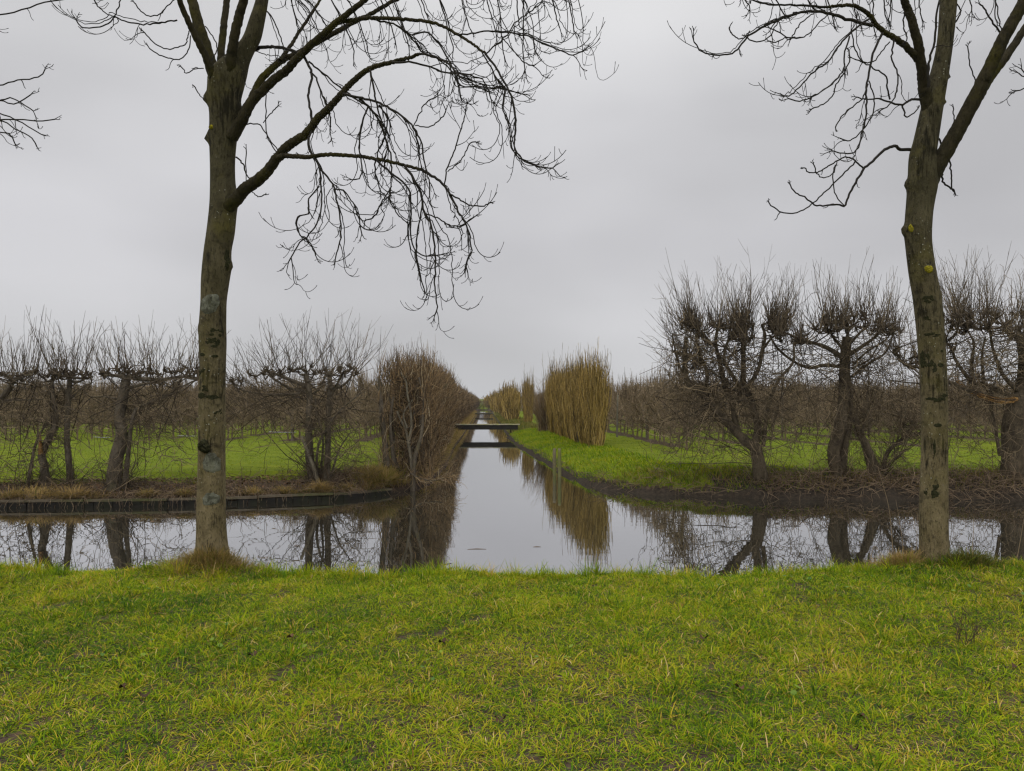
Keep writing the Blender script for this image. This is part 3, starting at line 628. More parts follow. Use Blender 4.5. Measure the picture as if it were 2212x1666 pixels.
tb('A1_l4', [(1240, 1180), (1320, 1210), (1390, 1250), (1450, 1245), (1500, 1210)], d1 - .1, d1 - .3, 1.2, .8, .2, .2)
tb('A1_up', [(1350, 1030), (1365, 940), (1380, 900), (1425, 780), (1450, 690), (1465, 640)], d1 - .15, d1 - .1, 1.3, .7, .3, .15, 1, .2, c2, .0045, -.1, .3)
tb('A1_up2', [(1370, 950), (1440, 890), (1490, 800), (1520, 785)], d1 - .15, d1, .9, .6, .2, .3, 0, .2, c2, .0045, -.1, .3)
tb('A2', [(790, 520), (900, 545), (990, 570), (1070, 610), (1140, 660), (1190, 720), (1225, 800), (1240, 900), (1265, 1000), (1270, 1080)], d1, d1 - .2, 2.4, 1.0, .30, .17)
tb('A2_b', [(880, 545), (930, 590), (980, 650), (1010, 720), (1030, 780), (1060, 900), (1052, 1050)], d1, d1 + .2, 2.4, 1.1, .3, .16)
tb('A2_c', [(1180, 700), (1240, 580), (1290, 545)], d1 - .1, d1, 1.0, .7, .25, .2, 1, .2, c2, .0045, -.05, .35)
tb('A2_d', [(1190, 695), (1270, 700), (1340, 650), (1360, 610)], d1 - .1, d1, 1.0, .7, .2, .3, 0)
tb('E', [(575, 310), (620, 420), (600, 500), (605, 580), (620, 700), (600, 780), (620, 850), (660, 930), (670, 1030), (670, 1150), (640, 1250), (600, 1300), (540, 1360), (490, 1450)], DL - .3, DL - .9, 2.6, 1.1, .30, .17)
tb('E2', [(610, 400), (640, 430), (690, 560), (720, 640), (720, 740)], DL - .3, DL - .5, 1.9, 1.0, .32, .14)
tb('E3', [(660, 930), (720, 1000), (750, 1080), (770, 1170), (780, 1300), (750, 1425)], DL - .6, DL - .7, 2.0, .9, .28, .18)
tb('E4', [(745, 1045), (800, 1060), (860, 1150), (880, 1230), (895, 1295)], DL - .7, DL - .6, 1.3, .8, .2, .2)
tb('E5', [(660, 1030), (600, 1110), (600, 1180), (545, 1200), (540, 1280), (610, 1350), (640, 1415)], DL - .7, DL - .8, 1.4, .8, .2, .25)
tb('Fh', [(940, 385), (960, 480), (980, 600), (1010, 700), (1035, 800), (1020, 890)], d1 + .1, d1, 2.0, 1.0, .28, .18)
tb('G', [(600, 340), (660, 390), (740, 455), (850, 540), (930, 590), (985, 660)], DL - .3, DL - .1, 1.8, 1.0, .32, .15)
tb('H1', [(930, 590), (895, 680), (880, 790), (890, 900), (890, 980), (840, 995)], d1, d1, 1.6, .8, .24, .2)
tb('H2', [(990, 580), (1030, 640), (1030, 740), (980, 860), (970, 950), (1000, 1060)], d1, d1 + .1, 1.3, .8, .24, .2)
tb('H3', [(1060, 1030), (1000, 1130), (960, 1200), (900, 1220), (880, 1190)], d1, d1, 1.1, .8, .2, .25)
tb('H4', [(1055, 1050), (1050, 1110), (1090, 1180), (1130, 1220)], d1, d1, 1.2, .8, .15, .3)
tb('I1', [(430, 850), (380, 770), (365, 700), (365, 500)], DL - .2, DL + .1, 1.2, .7, .22, .4, 0)
tb('I2', [(200, 870), (240, 910), (260, 970), (295, 1000)], DL - .1, DL - .2, 1.8, 1.1, .1, 0, 0)
tb('I3', [(255, 1000), (255, 825)], DL - .2, DL - .2, .9, .6, .1, 0, 0)
tb('I4', [(285, 1060), (320, 1085), (360, 1078)], DL - .2, DL - .3, .9, .7, .1, 0, 0)
tb('I5', [(270, 285), (345, 265), (400, 258), (470, 268), (540, 292)], DL + .14, DL - .1, 4, 2.5, .25, .25, 1, .3)
tb('I6', [(350, 680), (380, 640), (430, 590)], DL - .1, DL - .2, .9, .6, .15, .2, 0)
tb('I7', [(240, 690), (330, 690), (370, 750), (430, 830)], DL, DL - .2, 1.3, .8, .15, .3, 0)
# smaller boughs that hang into the picture from the part of the crown above it
for j, (x0, y0, x1, y1, dd) in enumerate([(600, -30, 690, 90, .2), (640, -60, 760, 120, -.2), (560, 10, 610, 120, .3), (700, -40, 790, 110, .4), (760, -60, 850, 90, -.3), (800, -50, 880, 110, .1), (850, -60, 930, 70, .3),
                                         (900, -60, 975, 110, -.1), (950, -70, 1010, 60, .2), (1010, -70, 1060, 40, -.2), (1060, -60, 1085, 120, .1), (1100, -60, 1120, 60, .2), (1130, -60, 1130, 150, 0), (1160, -50, 1205, 60, -.2), (1200, -60, 1238, 70, .1), (585, -80, 640, 60, -.4), (620, -20, 700, 60, -.1)]):
    tb('U%d' % j, [(x0, y0), (x0 + (x1 - x0) * .6, y0 * .7 + y1 * .3), (x1, y1 * .8), (x1 + 4, y1)], DL + dd, DL + dd + .15, 1.6, .8, .30, .24, 1, .1, lambda l: l)
over = limb(tree, [(565, -70), (640, -140), (760, -150), (900, -130), (1040, -100), (1160, -80), (1230, -50)], DL + .1, DL + .1, 9 * pl, 3 * pl, 10)
feather(crown, over, .20, .6, .0052, 1, .1)
# left side twigs
tb('l1', [(1140, 130), (1000, 150), (900, 155), (780, 130), (735, 110), (700, 150), (600, 180), (530, 180), (490, 130)], DL - .3, DL - .7, 1.5, .8, .22, .35, 1, .2, c1)
tb('l2', [(735, 110), (760, 50), (770, 0), (760, -80)], DL - .5, DL - .5, 1.2, .7, .15, .2, 0, .1, c1)
tb('l3', [(735, 115), (690, 90), (640, 50), (615, 15)], DL - .5, DL - .6, .9, .6, .12, .25, 0, .1, c1)
tb('l4', [(1140, -20), (1080, 40), (1010, 100), (940, 95), (890, 60), (865, 20)], DL - .3, DL - .6, 1.0, .7, .14, .3, 0, .1, c1)
tb('l5', [(1215, 200), (1195, 280), (1140, 305), (1050, 310), (980, 265), (930, 210)], DL - .2, DL - .5, 1.1, .7, .14, .3, 0, .1, c1)
tb('l6', [(1225, 230), (1215, 310), (1160, 380), (1080, 375), (1010, 345), (960, 310)], DL - .2, DL - .4, 1.1, .7, .14, .3, 0, .1, c1)
tb('l7', [(1310, 440), (1250, 445), (1200, 470), (1165, 430)], DL - .1, DL - .2, .9, .7, .12, .2, 0, .1, c1)
tb('l8', [(1310, 640), (1275, 600), (1252, 558)], DL - .1, DL - .1, .9, .7, .1, 0, 0, .1, c1)
tb('l9', [(1320, 170), (1370, 240), (1395, 310), (1370, 370)], DL - .1, DL - .3, 1.1, .8, .1, .3, 0, .1, c1)
crown.build('crown', M_TWIG, tree)

# ------------------------------------------------------------------ the right bank tree
DR = 8.4; pl = DR / F
tree = empty('bank_tree', (TREE_R[0], DR, TREE_R[2] - .1), 'big bare tree with a clean spotted trunk forking low, right of the ditch mouth', 'tree', 'bare trees lining the near bank')
TR = Trunk([(1218, 1987, 2052), (1180, 1987, 2049), (1104, 1985, 2047), (1040, 1987, 2047), (946, 1990, 2047), (844, 1988, 2046), (741, 1983, 2041), (690, 1979, 2038), (638, 1973, 2032), (590, 1965, 2022), (536, 1958, 2013),
            (497, 1955, 2011), (437, 1959, 2016), (397, 1962, 2024), (336, 1965, 2022), (302, 1974, 2026), (235, 1989, 2036), (188, 2001, 2044), (100, 2023, 2058), (0, 2031, 2068), (-100, 2036, 2068), (-220, 2040, 2066)],
           DR, [(497, math.pi, .05, .05), (397, math.pi, .055, .05), (430, 0, .1, .01), (165, .1, .03, .05), (222, .0, .03, .04), (640, .05, .08, .012), (586, -1.6, .05, .012)], seed=4, rings=170)
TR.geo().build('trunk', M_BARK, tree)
TR.patch(1992, 586, 20, 16, .010, 41, .15).build('moss_clump', M_YMOSS, tree)
TR.patch(1961, 497, 9, 18, .012, 42, .2).build('moss_clump', M_YMOSS, tree)
for args in ((2012, 858, 48, 18, .004, 51, .4), (1996, 785, 28, 40, .003, 52, .6), (2000, 1058, 22, 30, .003, 53, .7), (1992, 650, 22, 16, .003, 54, .5), (2000, 725, 30, 12, .003, 55, .4), (2005, 975, 6, 40, .002, 56, .5), (1990, 690, 14, 10, .003, 57, .5), (2030, 680, 12, 14, .003, 58, .5)):
    blotch(TR, *args).build('dark_bark_patch', M_MOSS, tree)
for args in ((2018, 790, 18, 10, .004, 61, .06), (2012, 918, 18, 9, .004, 62, .06), (2022, 760, 10, 6, .004, 63, .06)):
    TR.patch(*args).build('branch_scar', M_MOSS, tree)
TWG[:] = [1.7, 1]; crown = Geo()
R1 = limb(tree, c3([(1610, 760), (1580, 620), (1560, 480), (1542, 350), (1525, 250), (1480, 100), (1440, 0), (1390, -130), (1350, -300)]), DR, DR - .4, 14 * pl, 6 * pl)
R2 = limb(tree, c3([(1530, 380), (1500, 345), (1440, 290), (1370, 240), (1280, 180), (1220, 100), (1150, 50), (1080, 35), (950, 45)]), DR - .1, DR - .6, 8 * pl, 2.8 * pl, 10)
R3 = limb(tree, c3([(1590, 1180), (1650, 1075), (1740, 920), (1830, 760), (1920, 580), (1985, 450), (2080, 250), (2212, 10), (2330, -200)]), DR, DR - .3, 19 * pl, 11 * pl, 16)
R4 = limb(tree, c3([(1880, 690), (1945, 580), (2010, 480), (2100, 360), (2212, 190), (2330, 40), (2450, -150)]), DR - .1, DR + .4, 11 * pl, 7 * pl, 14)
tb('r1', [(950, 45), (800, 35), (600, 30), (460, 0), (380, -50)], DR - .6, DR - .8, 2.4, 1.0, .34, .20, 1, .1, c3)
tb('r2', [(1240, 165), (1100, 130), (970, 90), (880, 75), (780, 80), (680, 110), (560, 160), (470, 210), (400, 280), (350, 335), (250, 355), (140, 330), (90, 270)], DR - .5, DR - 1.1, 3.3, 1.0, .30, .26, 1, .2, c3)
tb('r3', [(540, 165), (600, 125), (640, 120)], DR - .9, DR - .9, .8, .5, .1, 0, 0, .1, c3)
tb('r4', [(450, 200), (420, 240), (370, 245), (330, 215), (320, 175)], DR - 1, DR - 1, 1.0, .7, .12, .2, 0, .1, c3)
tb('r5', [(640, 120), (600, 200), (560, 250), (480, 265), (420, 235)], DR - .9, DR - 1, 1.0, .7, .12, .2, 0, .1, c3)
tb('r6', [(950, 95), (900, 140), (850, 200), (780, 240), (700, 245), (630, 205), (575, 180)], DR - .7, DR - .8, 1.1, .7, .15, .2, 0, .1, c3)
tb('r7', [(870, 75), (790, 140), (740, 200), (710, 255)], DR - .7, DR - .8, 1.1, .7, .15, .2, 0, .1, c3)
tb('r8', [(780, 240), (680, 245), (620, 270), (575, 265)], DR - .7, DR - .8, .9, .7, .12, .2, 0, .1, c3)
tb('r9', [(1220, 120), (1110, 200), (1020, 300), (960, 390), (860, 460), (790, 540), (720, 610), (680, 620), (655, 610)], DR - .5, DR - .9, 2.0, .9, .24, .24, 1, .2, c3)
tb('r10', [(1090, 235), (1060, 350), (1050, 440), (1000, 520), (890, 600), (780, 650), (700, 635)], DR - .6, DR - .8, 1.5, .8, .22, .22, 1, .2, c3)
tb('r11', [(1075, 310), (1095, 370), (1060, 460), (1005, 545), (985, 610), (930, 665), (850, 700)], DR - .6, DR - .7, 1.3, .8, .16, .22, 0, .2, c3)
tb('r12', [(1300, 215), (1250, 320), (1220, 450), (1200, 560), (1200, 700), (1180, 830), (1160, 920), (1120, 980), (1050, 990), (980, 970)], DR - .4, DR - .7, 2.4, .9, .24, .22, 1, .2, c3)
tb('r13', [(1215, 520), (1245, 600), (1245, 720), (1180, 830), (1100, 900), (1030, 890)], DR - .5, DR - .6, 1.2, .7, .16, .22, 0, .2, c3)
tb('r14', [(1210, 540), (1170, 640), (1110, 680), (1040, 750), (1000, 820)], DR - .5, DR - .7, 1.3, .9, .14, .3, 0, .2, c3)
tb('r15', [(1375, 250), (1360, 380), (1400, 460), (1395, 580), (1360, 660), (1290, 710)], DR - .3, DR - .5, 1.7, .8, .2, .2, 1, .2, c3)
tb('r16', [(1350, 270), (1290, 340), (1230, 400), (1150, 370), (1100, 200)], DR - .4, DR - .6, 1.2, .7, .2, .2, 1, .2, c3)
tb('r17', [(1545, 640), (1490, 640), (1430, 675), (1370, 665), (1280, 635), (1200, 640), (1140, 625)], DR - .1, DR - .4, 2.6, .8, .16, .2, 0, .2, c3)
tb('r18', [(1430, 675), (1460, 755), (1530, 700)], DR - .2, DR - .25, 1.8, 1.0, .12, .25, 0, .2, c3)
tb('r19', [(1350, 640), (1335, 560), (1320, 490), (1240, 440), (1180, 400), (1120, 380)], DR - .2, DR - .4, 1.7, .8, .14, .2, 0, .2, c3)
tb('s1', [(1480, 962), (1410, 960), (1380, 938), (1310, 970), (1240, 1040), (1180, 1090), (1120, 1190), (1080, 1270), (1060, 1325), (1000, 1315), (900, 1325), (850, 1310), (790, 1260), (740, 1240), (710, 1190)], DR - .1, DR - .7, 3.4, 1.1, .12, .35, 0, .3, c3)
tb('s2', [(1180, 1087), (1120, 1030), (1080, 1010), (1020, 1030), (940, 1080), (880, 1110), (830, 1110), (800, 1080)], DR - .3, DR - .5, 1.6, .8, .12, .25, 0, .3, c3)
tb('s3', [(1125, 1040), (1020, 1150), (930, 1240), (850, 1310), (790, 1350), (700, 1375), (620, 1350), (570, 1300)], DR - .3, DR - .7, 1.5, .8, .13, .25, 0, .4, c3)
tb('s4', [(1060, 1325), (1000, 1250), (985, 1160), (990, 1080)], DR - .5, DR - .5, 1.0, .7, .1, .3, 0, .4, c3)
tb('s5', [(1010, 1035), (990, 1110), (930, 1145), (880, 1115), (860, 1060)], DR - .4, DR - .5, .9, .6, .1, .3, 0, .4, c3)
tb('q1', [(1665, 890), (1700, 960), (1735, 1040), (1745, 1120), (1750, 1215), (1765, 1235)], DR + .1, DR + .1, 1.9, 1.4, .1, .4, 0, .4, c3)
tb('q2', [(1680, 1110), (1700, 1180), (1765, 1225)], DR + .05, DR + .1, 2.2, 1.6, .1, 0, 0, .4, c3)
tb('q3', [(1765, 850), (1760, 760), (1757, 690)], DR, DR, 1.1, .7, .1, 0, 0, .4, c3)
tb('q4', [(1915, 540), (1870, 440), (1850, 300)], DR, DR - .1, 1.2, .9, .1, 0, 0, .4, c3)
tb('q5', [(2060, 210), (2030, 170), (1960, 60), (1925, 25)], DR, DR - .1, 2.0, 1.4, .15, .2, 0, .4, c3)
tb('q6', [(2070, 220), (2050, 100), (2030, 0), (2020, -60)], DR, DR - .1, 1.2, .9, .15, .3, 0, .4, c3)
tb('q7', [(1600, 560), (1600, 420), (1640, 260), (1650, 100), (1670, 0)], DR - .2, DR - .3, 2.6, 1.8, .16, .15, 0, .2, c3)
tb('q8', [(1760, 160), (1800, 90), (1790, 40), (1740, -20)], DR, DR, 1.7, 1.0, .14, .2, 0, .2, c3)
tb('q9', [(1440, 80), (1440, 180), (1460, 250), (1440, 275)], DR - .2, DR - .3, 1.5, .9, .14, .3, 0, .2, c3)
for j, (x0, y0, x1, y1, dd) in enumerate([(1580, -60, 1620, 20, .1), (1640, -70, 1690, 25, -.3), (1700, -60, 1760, 20, .1), (1770, -70, 1800, 45, -.2), (1830, -60, 1850, 40, .2), (1880, -60, 1890, 70, 0), (1900, -50, 1915, 40, -.3), (1930, -60, 1920, 50, .2), (1980, -50, 1990, 35, 0), (2090, -60, 2100, 30, .3), (2150, -60, 2150, 40, .2)]):
    tb('v%d' % j, [(x0, y0), ((x0 + x1) / 2, (y0 + y1) / 2), (x1, y1)], DR + dd, DR + dd, 1.5, .8, .26, .16, 1, .1, lambda l: l)
over = limb(tree, [(1925, -60), (1850, -120), (1740, -130), (1640, -110), (1560, -80)], DR, DR - .3, 8 * pl, 3 * pl, 10)
feather(crown, over, .20, .6, .0052, 1, .1)
crown.build('crown', M_TWIG, tree)

# neighbours in the same row: their trunks stand outside the frame, their outer twigs reach into it
for side, tx, d, label, tips in ((-1, -11.0, 8.9, 'bare tree whose outer twigs reach in at the left edge', [[(-140, 230), (-60, 190), (0, 185), (40, 172), (80, 168), (97, 150)], [(-140, 250), (-40, 255), (30, 258), (80, 262), (118, 258)], [(-140, 240), (-60, 262), (0, 262), (40, 282), (70, 300), (80, 318)], [(-140, 236), (-40, 230), (20, 212), (60, 232), (72, 240)], [(-120, 245), (-20, 240), (40, 262), (88, 290)], [(-160, -40), (-40, 30), (42, 22), (90, 6), (160, -8), (230, -60)], [(-100, 240), (-30, 280), (20, 290), (32, 310)], [(-90, 205), (-10, 215), (25, 226), (66, 205)]]),
                                 (1, 12.6, 8.2, 'bare tree whose outer twigs just reach in at the right edge', [[(2330, 130), (2260, 150), (2215, 190), (2196, 196)], [(2330, 170), (2260, 185), (2225, 175), (2207, 150)], [(2330, 150), (2250, 160), (2215, 168), (2200, 158)]])):
    zb = float(T(np.array([tx]), np.array([d]))[0]); pl = d / F
    tree = empty('bank_tree', (tx, d, zb - .05), label, 'tree', 'bare trees lining the near bank')
    G = Geo(); P = smooth_path([(tx, d, zb - .3), (tx + .05, d, zb + 1.5), (tx - .05, d + .05, zb + 3.2), (tx + .1, d, zb + 5), (tx, d, zb + 8)], 60)
    G.poly(P, np.linspace(.19, .06, 60), 20); G.build('trunk', M_BARK, tree)
    crown = Geo()
    far = tips[0][0]; q = W(far[0], far[1], d - .3)
    C = smooth_path([P[28]] + [P[28] + (q - P[28]) * f + np.array([0, 0, z_]) + rng.normal(0, .10, 3) for f, z_ in ((.15, .35), (.35, .8), (.55, .9), (.72, .65), (.88, .3))] + [q], 40)
    G = Geo(); G.poly(C, np.linspace(.055, .010, 40), 10); G.build('limb', M_LIMB, tree)
    for l in tips:
        tb('e', [far] + l[1:] if l[0][1] > 100 else l, d - .3, d - .3, 1.6, .9, .2, .2, 0, .2, lambda a: a)
    for k in range(5):
        a = rng.uniform(0, 6.28); b0 = P[30 + 5 * k]; C = smooth_path([b0, b0 + np.array([math.cos(a) * .9, math.sin(a) * .9, .9]), b0 + np.array([math.cos(a) * 2.2, math.sin(a) * 2.2, 1.1])], 16)
        G = Geo(); G.poly(C, np.linspace(.05, .012, 16), 8); G.build('limb', M_LIMB, tree); feather(crown, C, .3, .5, .005, 1, .3)
    crown.build('crown', M_TWIG, tree)

# ------------------------------------------------------------------ pollards on the far bank
UP = np.array([0, 0, 1.0])
def shoots(G, S, D, L, r0, curl=.25, sub=2, subL=.32, tint0=.5, bend=.05):
    """straight young shoots with short side twigs (vectorised)"""
    M = len(S); t = np.linspace(0, 1, 5); D = unit(D)
    side = rng.normal(0, bend, (M, 1, 3))
    P = S[:, None] + D[:, None] * (L[:, None] * t)[:, :, None] + UP * (L[:, None] * curl * t ** 2)[:, :, None] + side * (L[:, None] * np.sin(t * 3.1))[:, :, None]
    r0 = np.broadcast_to(r0, (M,)); R = r0[:, None] * (1 - .68 * t)[None]
    tn = np.clip(rng.normal(tint0, .2, M), 0, 1); G.tubes(P, R, 3, tn)
    for _ in range(sub):
        u = rng.uniform(.25, .92, M); k = np.minimum((u * 4).astype(int), 3); f = u * 4 - k
        ar = np.arange(M); B = P[ar, k] + (P[ar, k + 1] - P[ar, k]) * f[:, None]; tg = unit(P[ar, k + 1] - P[ar, k])
        sd = unit(np.cross(tg, rng.normal(0, 1, (M, 3)))); dd = unit(tg + sd * rng.uniform(.35, .8, (M, 1))); l = L * subL * rng.uniform(.4, 1.2, M) * (1.15 - .6 * u)
        t2 = np.linspace(0, 1, 3); Q = B[:, None] + dd[:, None] * (l[:, None] * t2)[:, :, None] + UP * (l[:, None] * .2 * t2 ** 2)[:, :, None]
        G.tubes(Q, (r0 * .55)[:, None] * (1 - .5 * t2)[None], 3, tn)
def tangle(G, S, D, L, r0, n=6, wander=.45, pull=None, tint0=.4, ts=.2, taper=.6):
    """wandering twigs (vectorised random walk)"""
    M = len(S); P = [S]; d = unit(D)
    for i in range(n - 1):
        d = unit(d + rng.normal(0, wander, (M, 3)) + (pull if pull is not None else 0)); P.append(P[-1] + d * (L / (n - 1))[:, None])
    P = np.stack(P, 1); R = np.broadcast_to(r0, (M,))[:, None] * (1 - taper * np.linspace(0, 1, n))[None]
    G.tubes(P, R, 3, np.clip(rng.normal(tint0, ts, M), 0, 1)); return P
def along(paths, m):
    """m random points and tangents on a list of centre lines, by length"""
    seg = [(C[i], C[i + 1]) for C in paths for i in range(len(C) - 1)]; A = np.array([a for a, b in seg]); Bv = np.array([b - a for a, b in seg]); l = np.linalg.norm(Bv, axis=1)
    k = rng.choice(len(seg), m, p=l / l.sum()); return A[k] + Bv[k] * rng.random((m, 1)), unit(Bv[k])
def c4(l): return [(.28 * x, 656.6 + .28 * y) for x, y in l]
def c5(l): return [(432 + .28 * x, 656.6 + .28 * y) for x, y in l]
def cb(l): return [(1339 + .3424 * x, 535.7 + .3424 * y) for x, y in l]
def cc(l): return [(1728 + .3422 * x, 535.7 + .3422 * y) for x, y in l]

def pollard(label, d, conv, trunks, limbs, heads, nsh, Lsh, fan=.45, tang=260, tl=.8, bark=M_POLL, shoot_r=.0078, clusters=1.0, suckers=60, depth=.45, group='pollarded trees along the far bank', cat='pollard tree', tint=.5, kn=5, twigs=M_SHOOT, hw=.5, sub=2, subL=.32, spreadL=.35, brush=0, zones=(), side=0):
    """trunks / limbs: (points, r0, r1) in crop pixels and metres; heads: (x, y) pixels where shoots spring; Lsh: mean shoot length;
    brush: short stubby old twigs on the heads; zones: (x, y, rx, ry, n, length) crop pixels filled with wandering side twigs"""
    b = W(*conv([trunks[0][0][0]])[0], d); e = empty('pollard_tree', b, label, cat, group)
    pts = []
    for P, r0, r1 in trunks:
        G = Geo(); q = conv(P); C = smooth_path([W(x, y, d + rng.normal(0, .04)) for x, y in q], 14 * len(q)); C[0, 2] -= .2
        n = len(C); r = .86 * np.interp(np.linspace(0, 1, n), [0, .06, .2, 1], [r0 * 1.4, r0 * 1.08, r0, r1])
        G.bark(C, r, 18, .20, .5, int(rng.integers(0, 90))); G.build('trunk', bark, e); pts.append(C)
    lim = []
    for P, r0, r1 in limbs:
        G = Geo(); q = conv(P); o = rng.normal(0, depth * .6); k = len(q)
        C = smooth_path([W(x + rng.normal(0, 1.2), y + rng.normal(0, 1.2), d + o * i / (k - 1)) for i, (x, y) in enumerate(q)], 9 * k); n = len(C)
        G.bark(C, np.linspace(r0 * .92, r1 * .85, n), 9, .18, .5, int(rng.integers(0, 90))); G.build('limb', bark, e); lim.append(C)
    G = Geo(); H = []
    for (x, y) in conv(heads):
        for _ in range(2):
            h = W(x + rng.normal(0, 5), y + rng.normal(0, 3), d + rng.normal(0, depth)); H.append(h)
    H = np.array(H)
    for h in H:                                            # gnarled knuckles at the old cuts
        for _ in range(kn):
            v = unit(rng.normal(0, 1, 3) * np.array([1, 1, .6]) + UP * .7); l = rng.uniform(.05, .17) * clusters; m_ = h + v * l * .5 + rng.normal(0, .015, 3)
            G.poly([h - v * .03, m_, h + v * l], np.array([.014, .016 * rng.uniform(.6, 1.3), .008]) * clusters, 5, rng.uniform(.1, .4), True)
    allp = np.concatenate(lim + [c[len(c) // 2:] for c in pts])   # every knuckle is carried by the nearest limb
    for h in H:
        k = np.argmin(np.linalg.norm((allp - h) * np.array([1, .6, 1.6]), axis=1)); a = allp[k]; m_ = (a + h) / 2 + np.array([0, 0, -.06]) + rng.normal(0, .04, 3)
        G.poly(smooth_path([a, m_, h], 7), np.linspace(.017, .011, 7) * (1 + .12 * rng.normal(0, 1, 7)), 6, .25)
    cx = H[:, 0].mean(); w = max(np.ptp(H[:, 0]) / 2, .2)
    def spring(m, fn, up=1.0):
        k = rng.integers(0, len(H), m); S = H[k] + rng.normal(0, .06, (m, 3)); return S, np.stack([(S[:, 0] - cx) / w * fn * .6 + rng.normal(0, fn * hw, m), rng.normal(0, fn * .6, m), np.full(m, up)], -1)
    S, D = spring(nsh, fan); L = np.minimum(Lsh * rng.lognormal(-.06, spreadL, nsh), Lsh * 1.75); shoots(G, S, D, L, shoot_r * rng.uniform(.7, 1.25, nsh), .10, sub, subL, tint, .04)
    if brush:
        S, D = spring(brush, fan * 1.2, .9); tangle(G, S, D, rng.uniform(.18, .55, brush), shoot_r * 1.05, 5, .22, UP * .12, tint - .12, .22, .4)
    if side:                                               # the fan of low shoots on the open side
        k = np.argsort(H[:, 0])[:max(len(H) // 4, 3)]; k = rng.choice(k, side); S = H[k] + rng.normal(0, .10, (side, 3)) - np.array([0, 0, 1.0]) * rng.uniform(0, .9, side)[:, None]
        shoots(G, S, np.stack([-rng.uniform(.5, 1.3, side), rng.normal(0, .4, side), rng.uniform(.3, 1, side)], -1), rng.uniform(.35, .95, side), shoot_r * .85, .25, 2, .4, tint)
    if tang:
        S, Tn = along(lim + pts, tang); D = unit(np.cross(Tn, rng.normal(0, 1, (tang, 3)))) + UP * .15; D[:, 2] *= .7
        P = tangle(G, S, D, tl * rng.lognormal(-.2, .4, tang), shoot_r * .95, 8, .36, UP * .02, tint, .25, .45)
        m = tang * 2; k = rng.integers(0, tang, m); j = rng.integers(2, 8, m); tangle(G, P[k, j], rng.normal(0, .8, (m, 3)) + UP * .3, rng.uniform(.12, .4, m), shoot_r * .62, 4, .3, UP * .06, tint + .1, .22, .4)
    for (zx, zy, rx, ry, m, l) in zones:
        u = rng.normal(0, .5, (m, 2)); q = np.array(conv([(zx + rx * a, zy + ry * b_) for a, b_ in u])); S = np.stack([W(x, y, d + rng.normal(0, depth)) for x, y in q]); S[:, 2] = np.maximum(S[:, 2], .15)
        P = tangle(G, S, rng.normal(0, 1, (m, 3)) * np.array([1, 1, .7]), l * rng.lognormal(-.1, .4, m), shoot_r * .85, 8, .38, UP * .03, tint + .15, .26, .4)
        k = rng.integers(0, m, m); j = rng.integers(2, 8, m); tangle(G, P[k, j], rng.normal(0, 1, (m, 3)) + UP * .3, rng.uniform(.12, .4, m), shoot_r * .62, 4, .3, UP * .06, tint + .25, .22, .4)
        ji = rng.integers(0, len(allp), m // 5); tangle(G, allp[ji], S[:m // 5] - allp[ji], np.linalg.norm(S[:m // 5] - allp[ji], axis=1) * 1.1, shoot_r * 1.5, 8, .16, None, tint - .1, .2, .5)
    if suckers:
        S = np.repeat(np.array([p[2] for p in pts]), suckers // len(pts) + 1, 0)[:suckers] + rng.normal(0, .09, (suckers, 3)) * np.array([1, 1, .3]); S[:, 2] -= .1
        tangle(G, S, rng.normal(0, .55, (suckers, 3)) * np.array([1, 1, .2]) + UP, rng.uniform(.3, 1.2, suckers), shoot_r * 1.1, 7, .22, None, tint)
    G.build('crown', twigs, e); return e

PL = 'pollarded trees along the far left bank'
pollard('low wide pollard cut off by the left edge of the view', 16.45, c4, [([(-230, 1400), (-200, 1150), (-150, 900), (-60, 800), (30, 700), (100, 600)], .13, .05)],
        [([(-60, 800), (0, 740), (90, 620), (130, 580)], .05, .03), ([(60, 640), (160, 580), (250, 545)], .035, .02), ([(20, 745), (200, 740), (340, 735)], .02, .012), ([(-150, 850), (-200, 700), (-260, 560)], .06, .03), ([(130, 640), (220, 645), (290, 625)], .02, .012)],
        [(0, 550), (40, 545), (90, 560), (130, 545), (170, 560), (220, 545), (255, 540), (-60, 550), (-130, 560), (-200, 550), (-260, 550), (290, 620)], 95, .78, .38, 80, .8, suckers=30, group=PL, tint=.38, zones=[(60, 950, 299, 242, 61, .7), (60, 1250, 229, 132, 32, .6)])
pollard('slim pollard with a broken yellow stub on its lower trunk', 16.6, c4, [([(345, 1410), (340, 1250), (325, 1150), (390, 1010), (430, 900), (410, 720), (400, 580)], .10, .04), ([(210, 1410), (240, 1250), (265, 1120), (310, 1000), (380, 900)], .045, .02)],
        [([(410, 700), (370, 650), (350, 600)], .03, .018), ([(400, 620), (430, 560)], .03, .02)], [(350, 560), (385, 545), (410, 550), (440, 545), (470, 540)], 34, .80, .35, 80, .7, suckers=40, group=PL, tint=.38, zones=[(330, 900, 229, 275, 57, .7), (250, 1250, 184, 132, 21, .5)])
G = Geo(); C = smooth_path([W(*p, 16.5) for p in c4([(318, 1160), (312, 1080), (308, 1000)])], 8); G.bark(C, [.05, .045, .042, .04, .036, .03, .022, .008], 9, .3, .5)
G.build('broken_stub', M_SPLIT, bpy.data.objects['pollard_tree.001'])
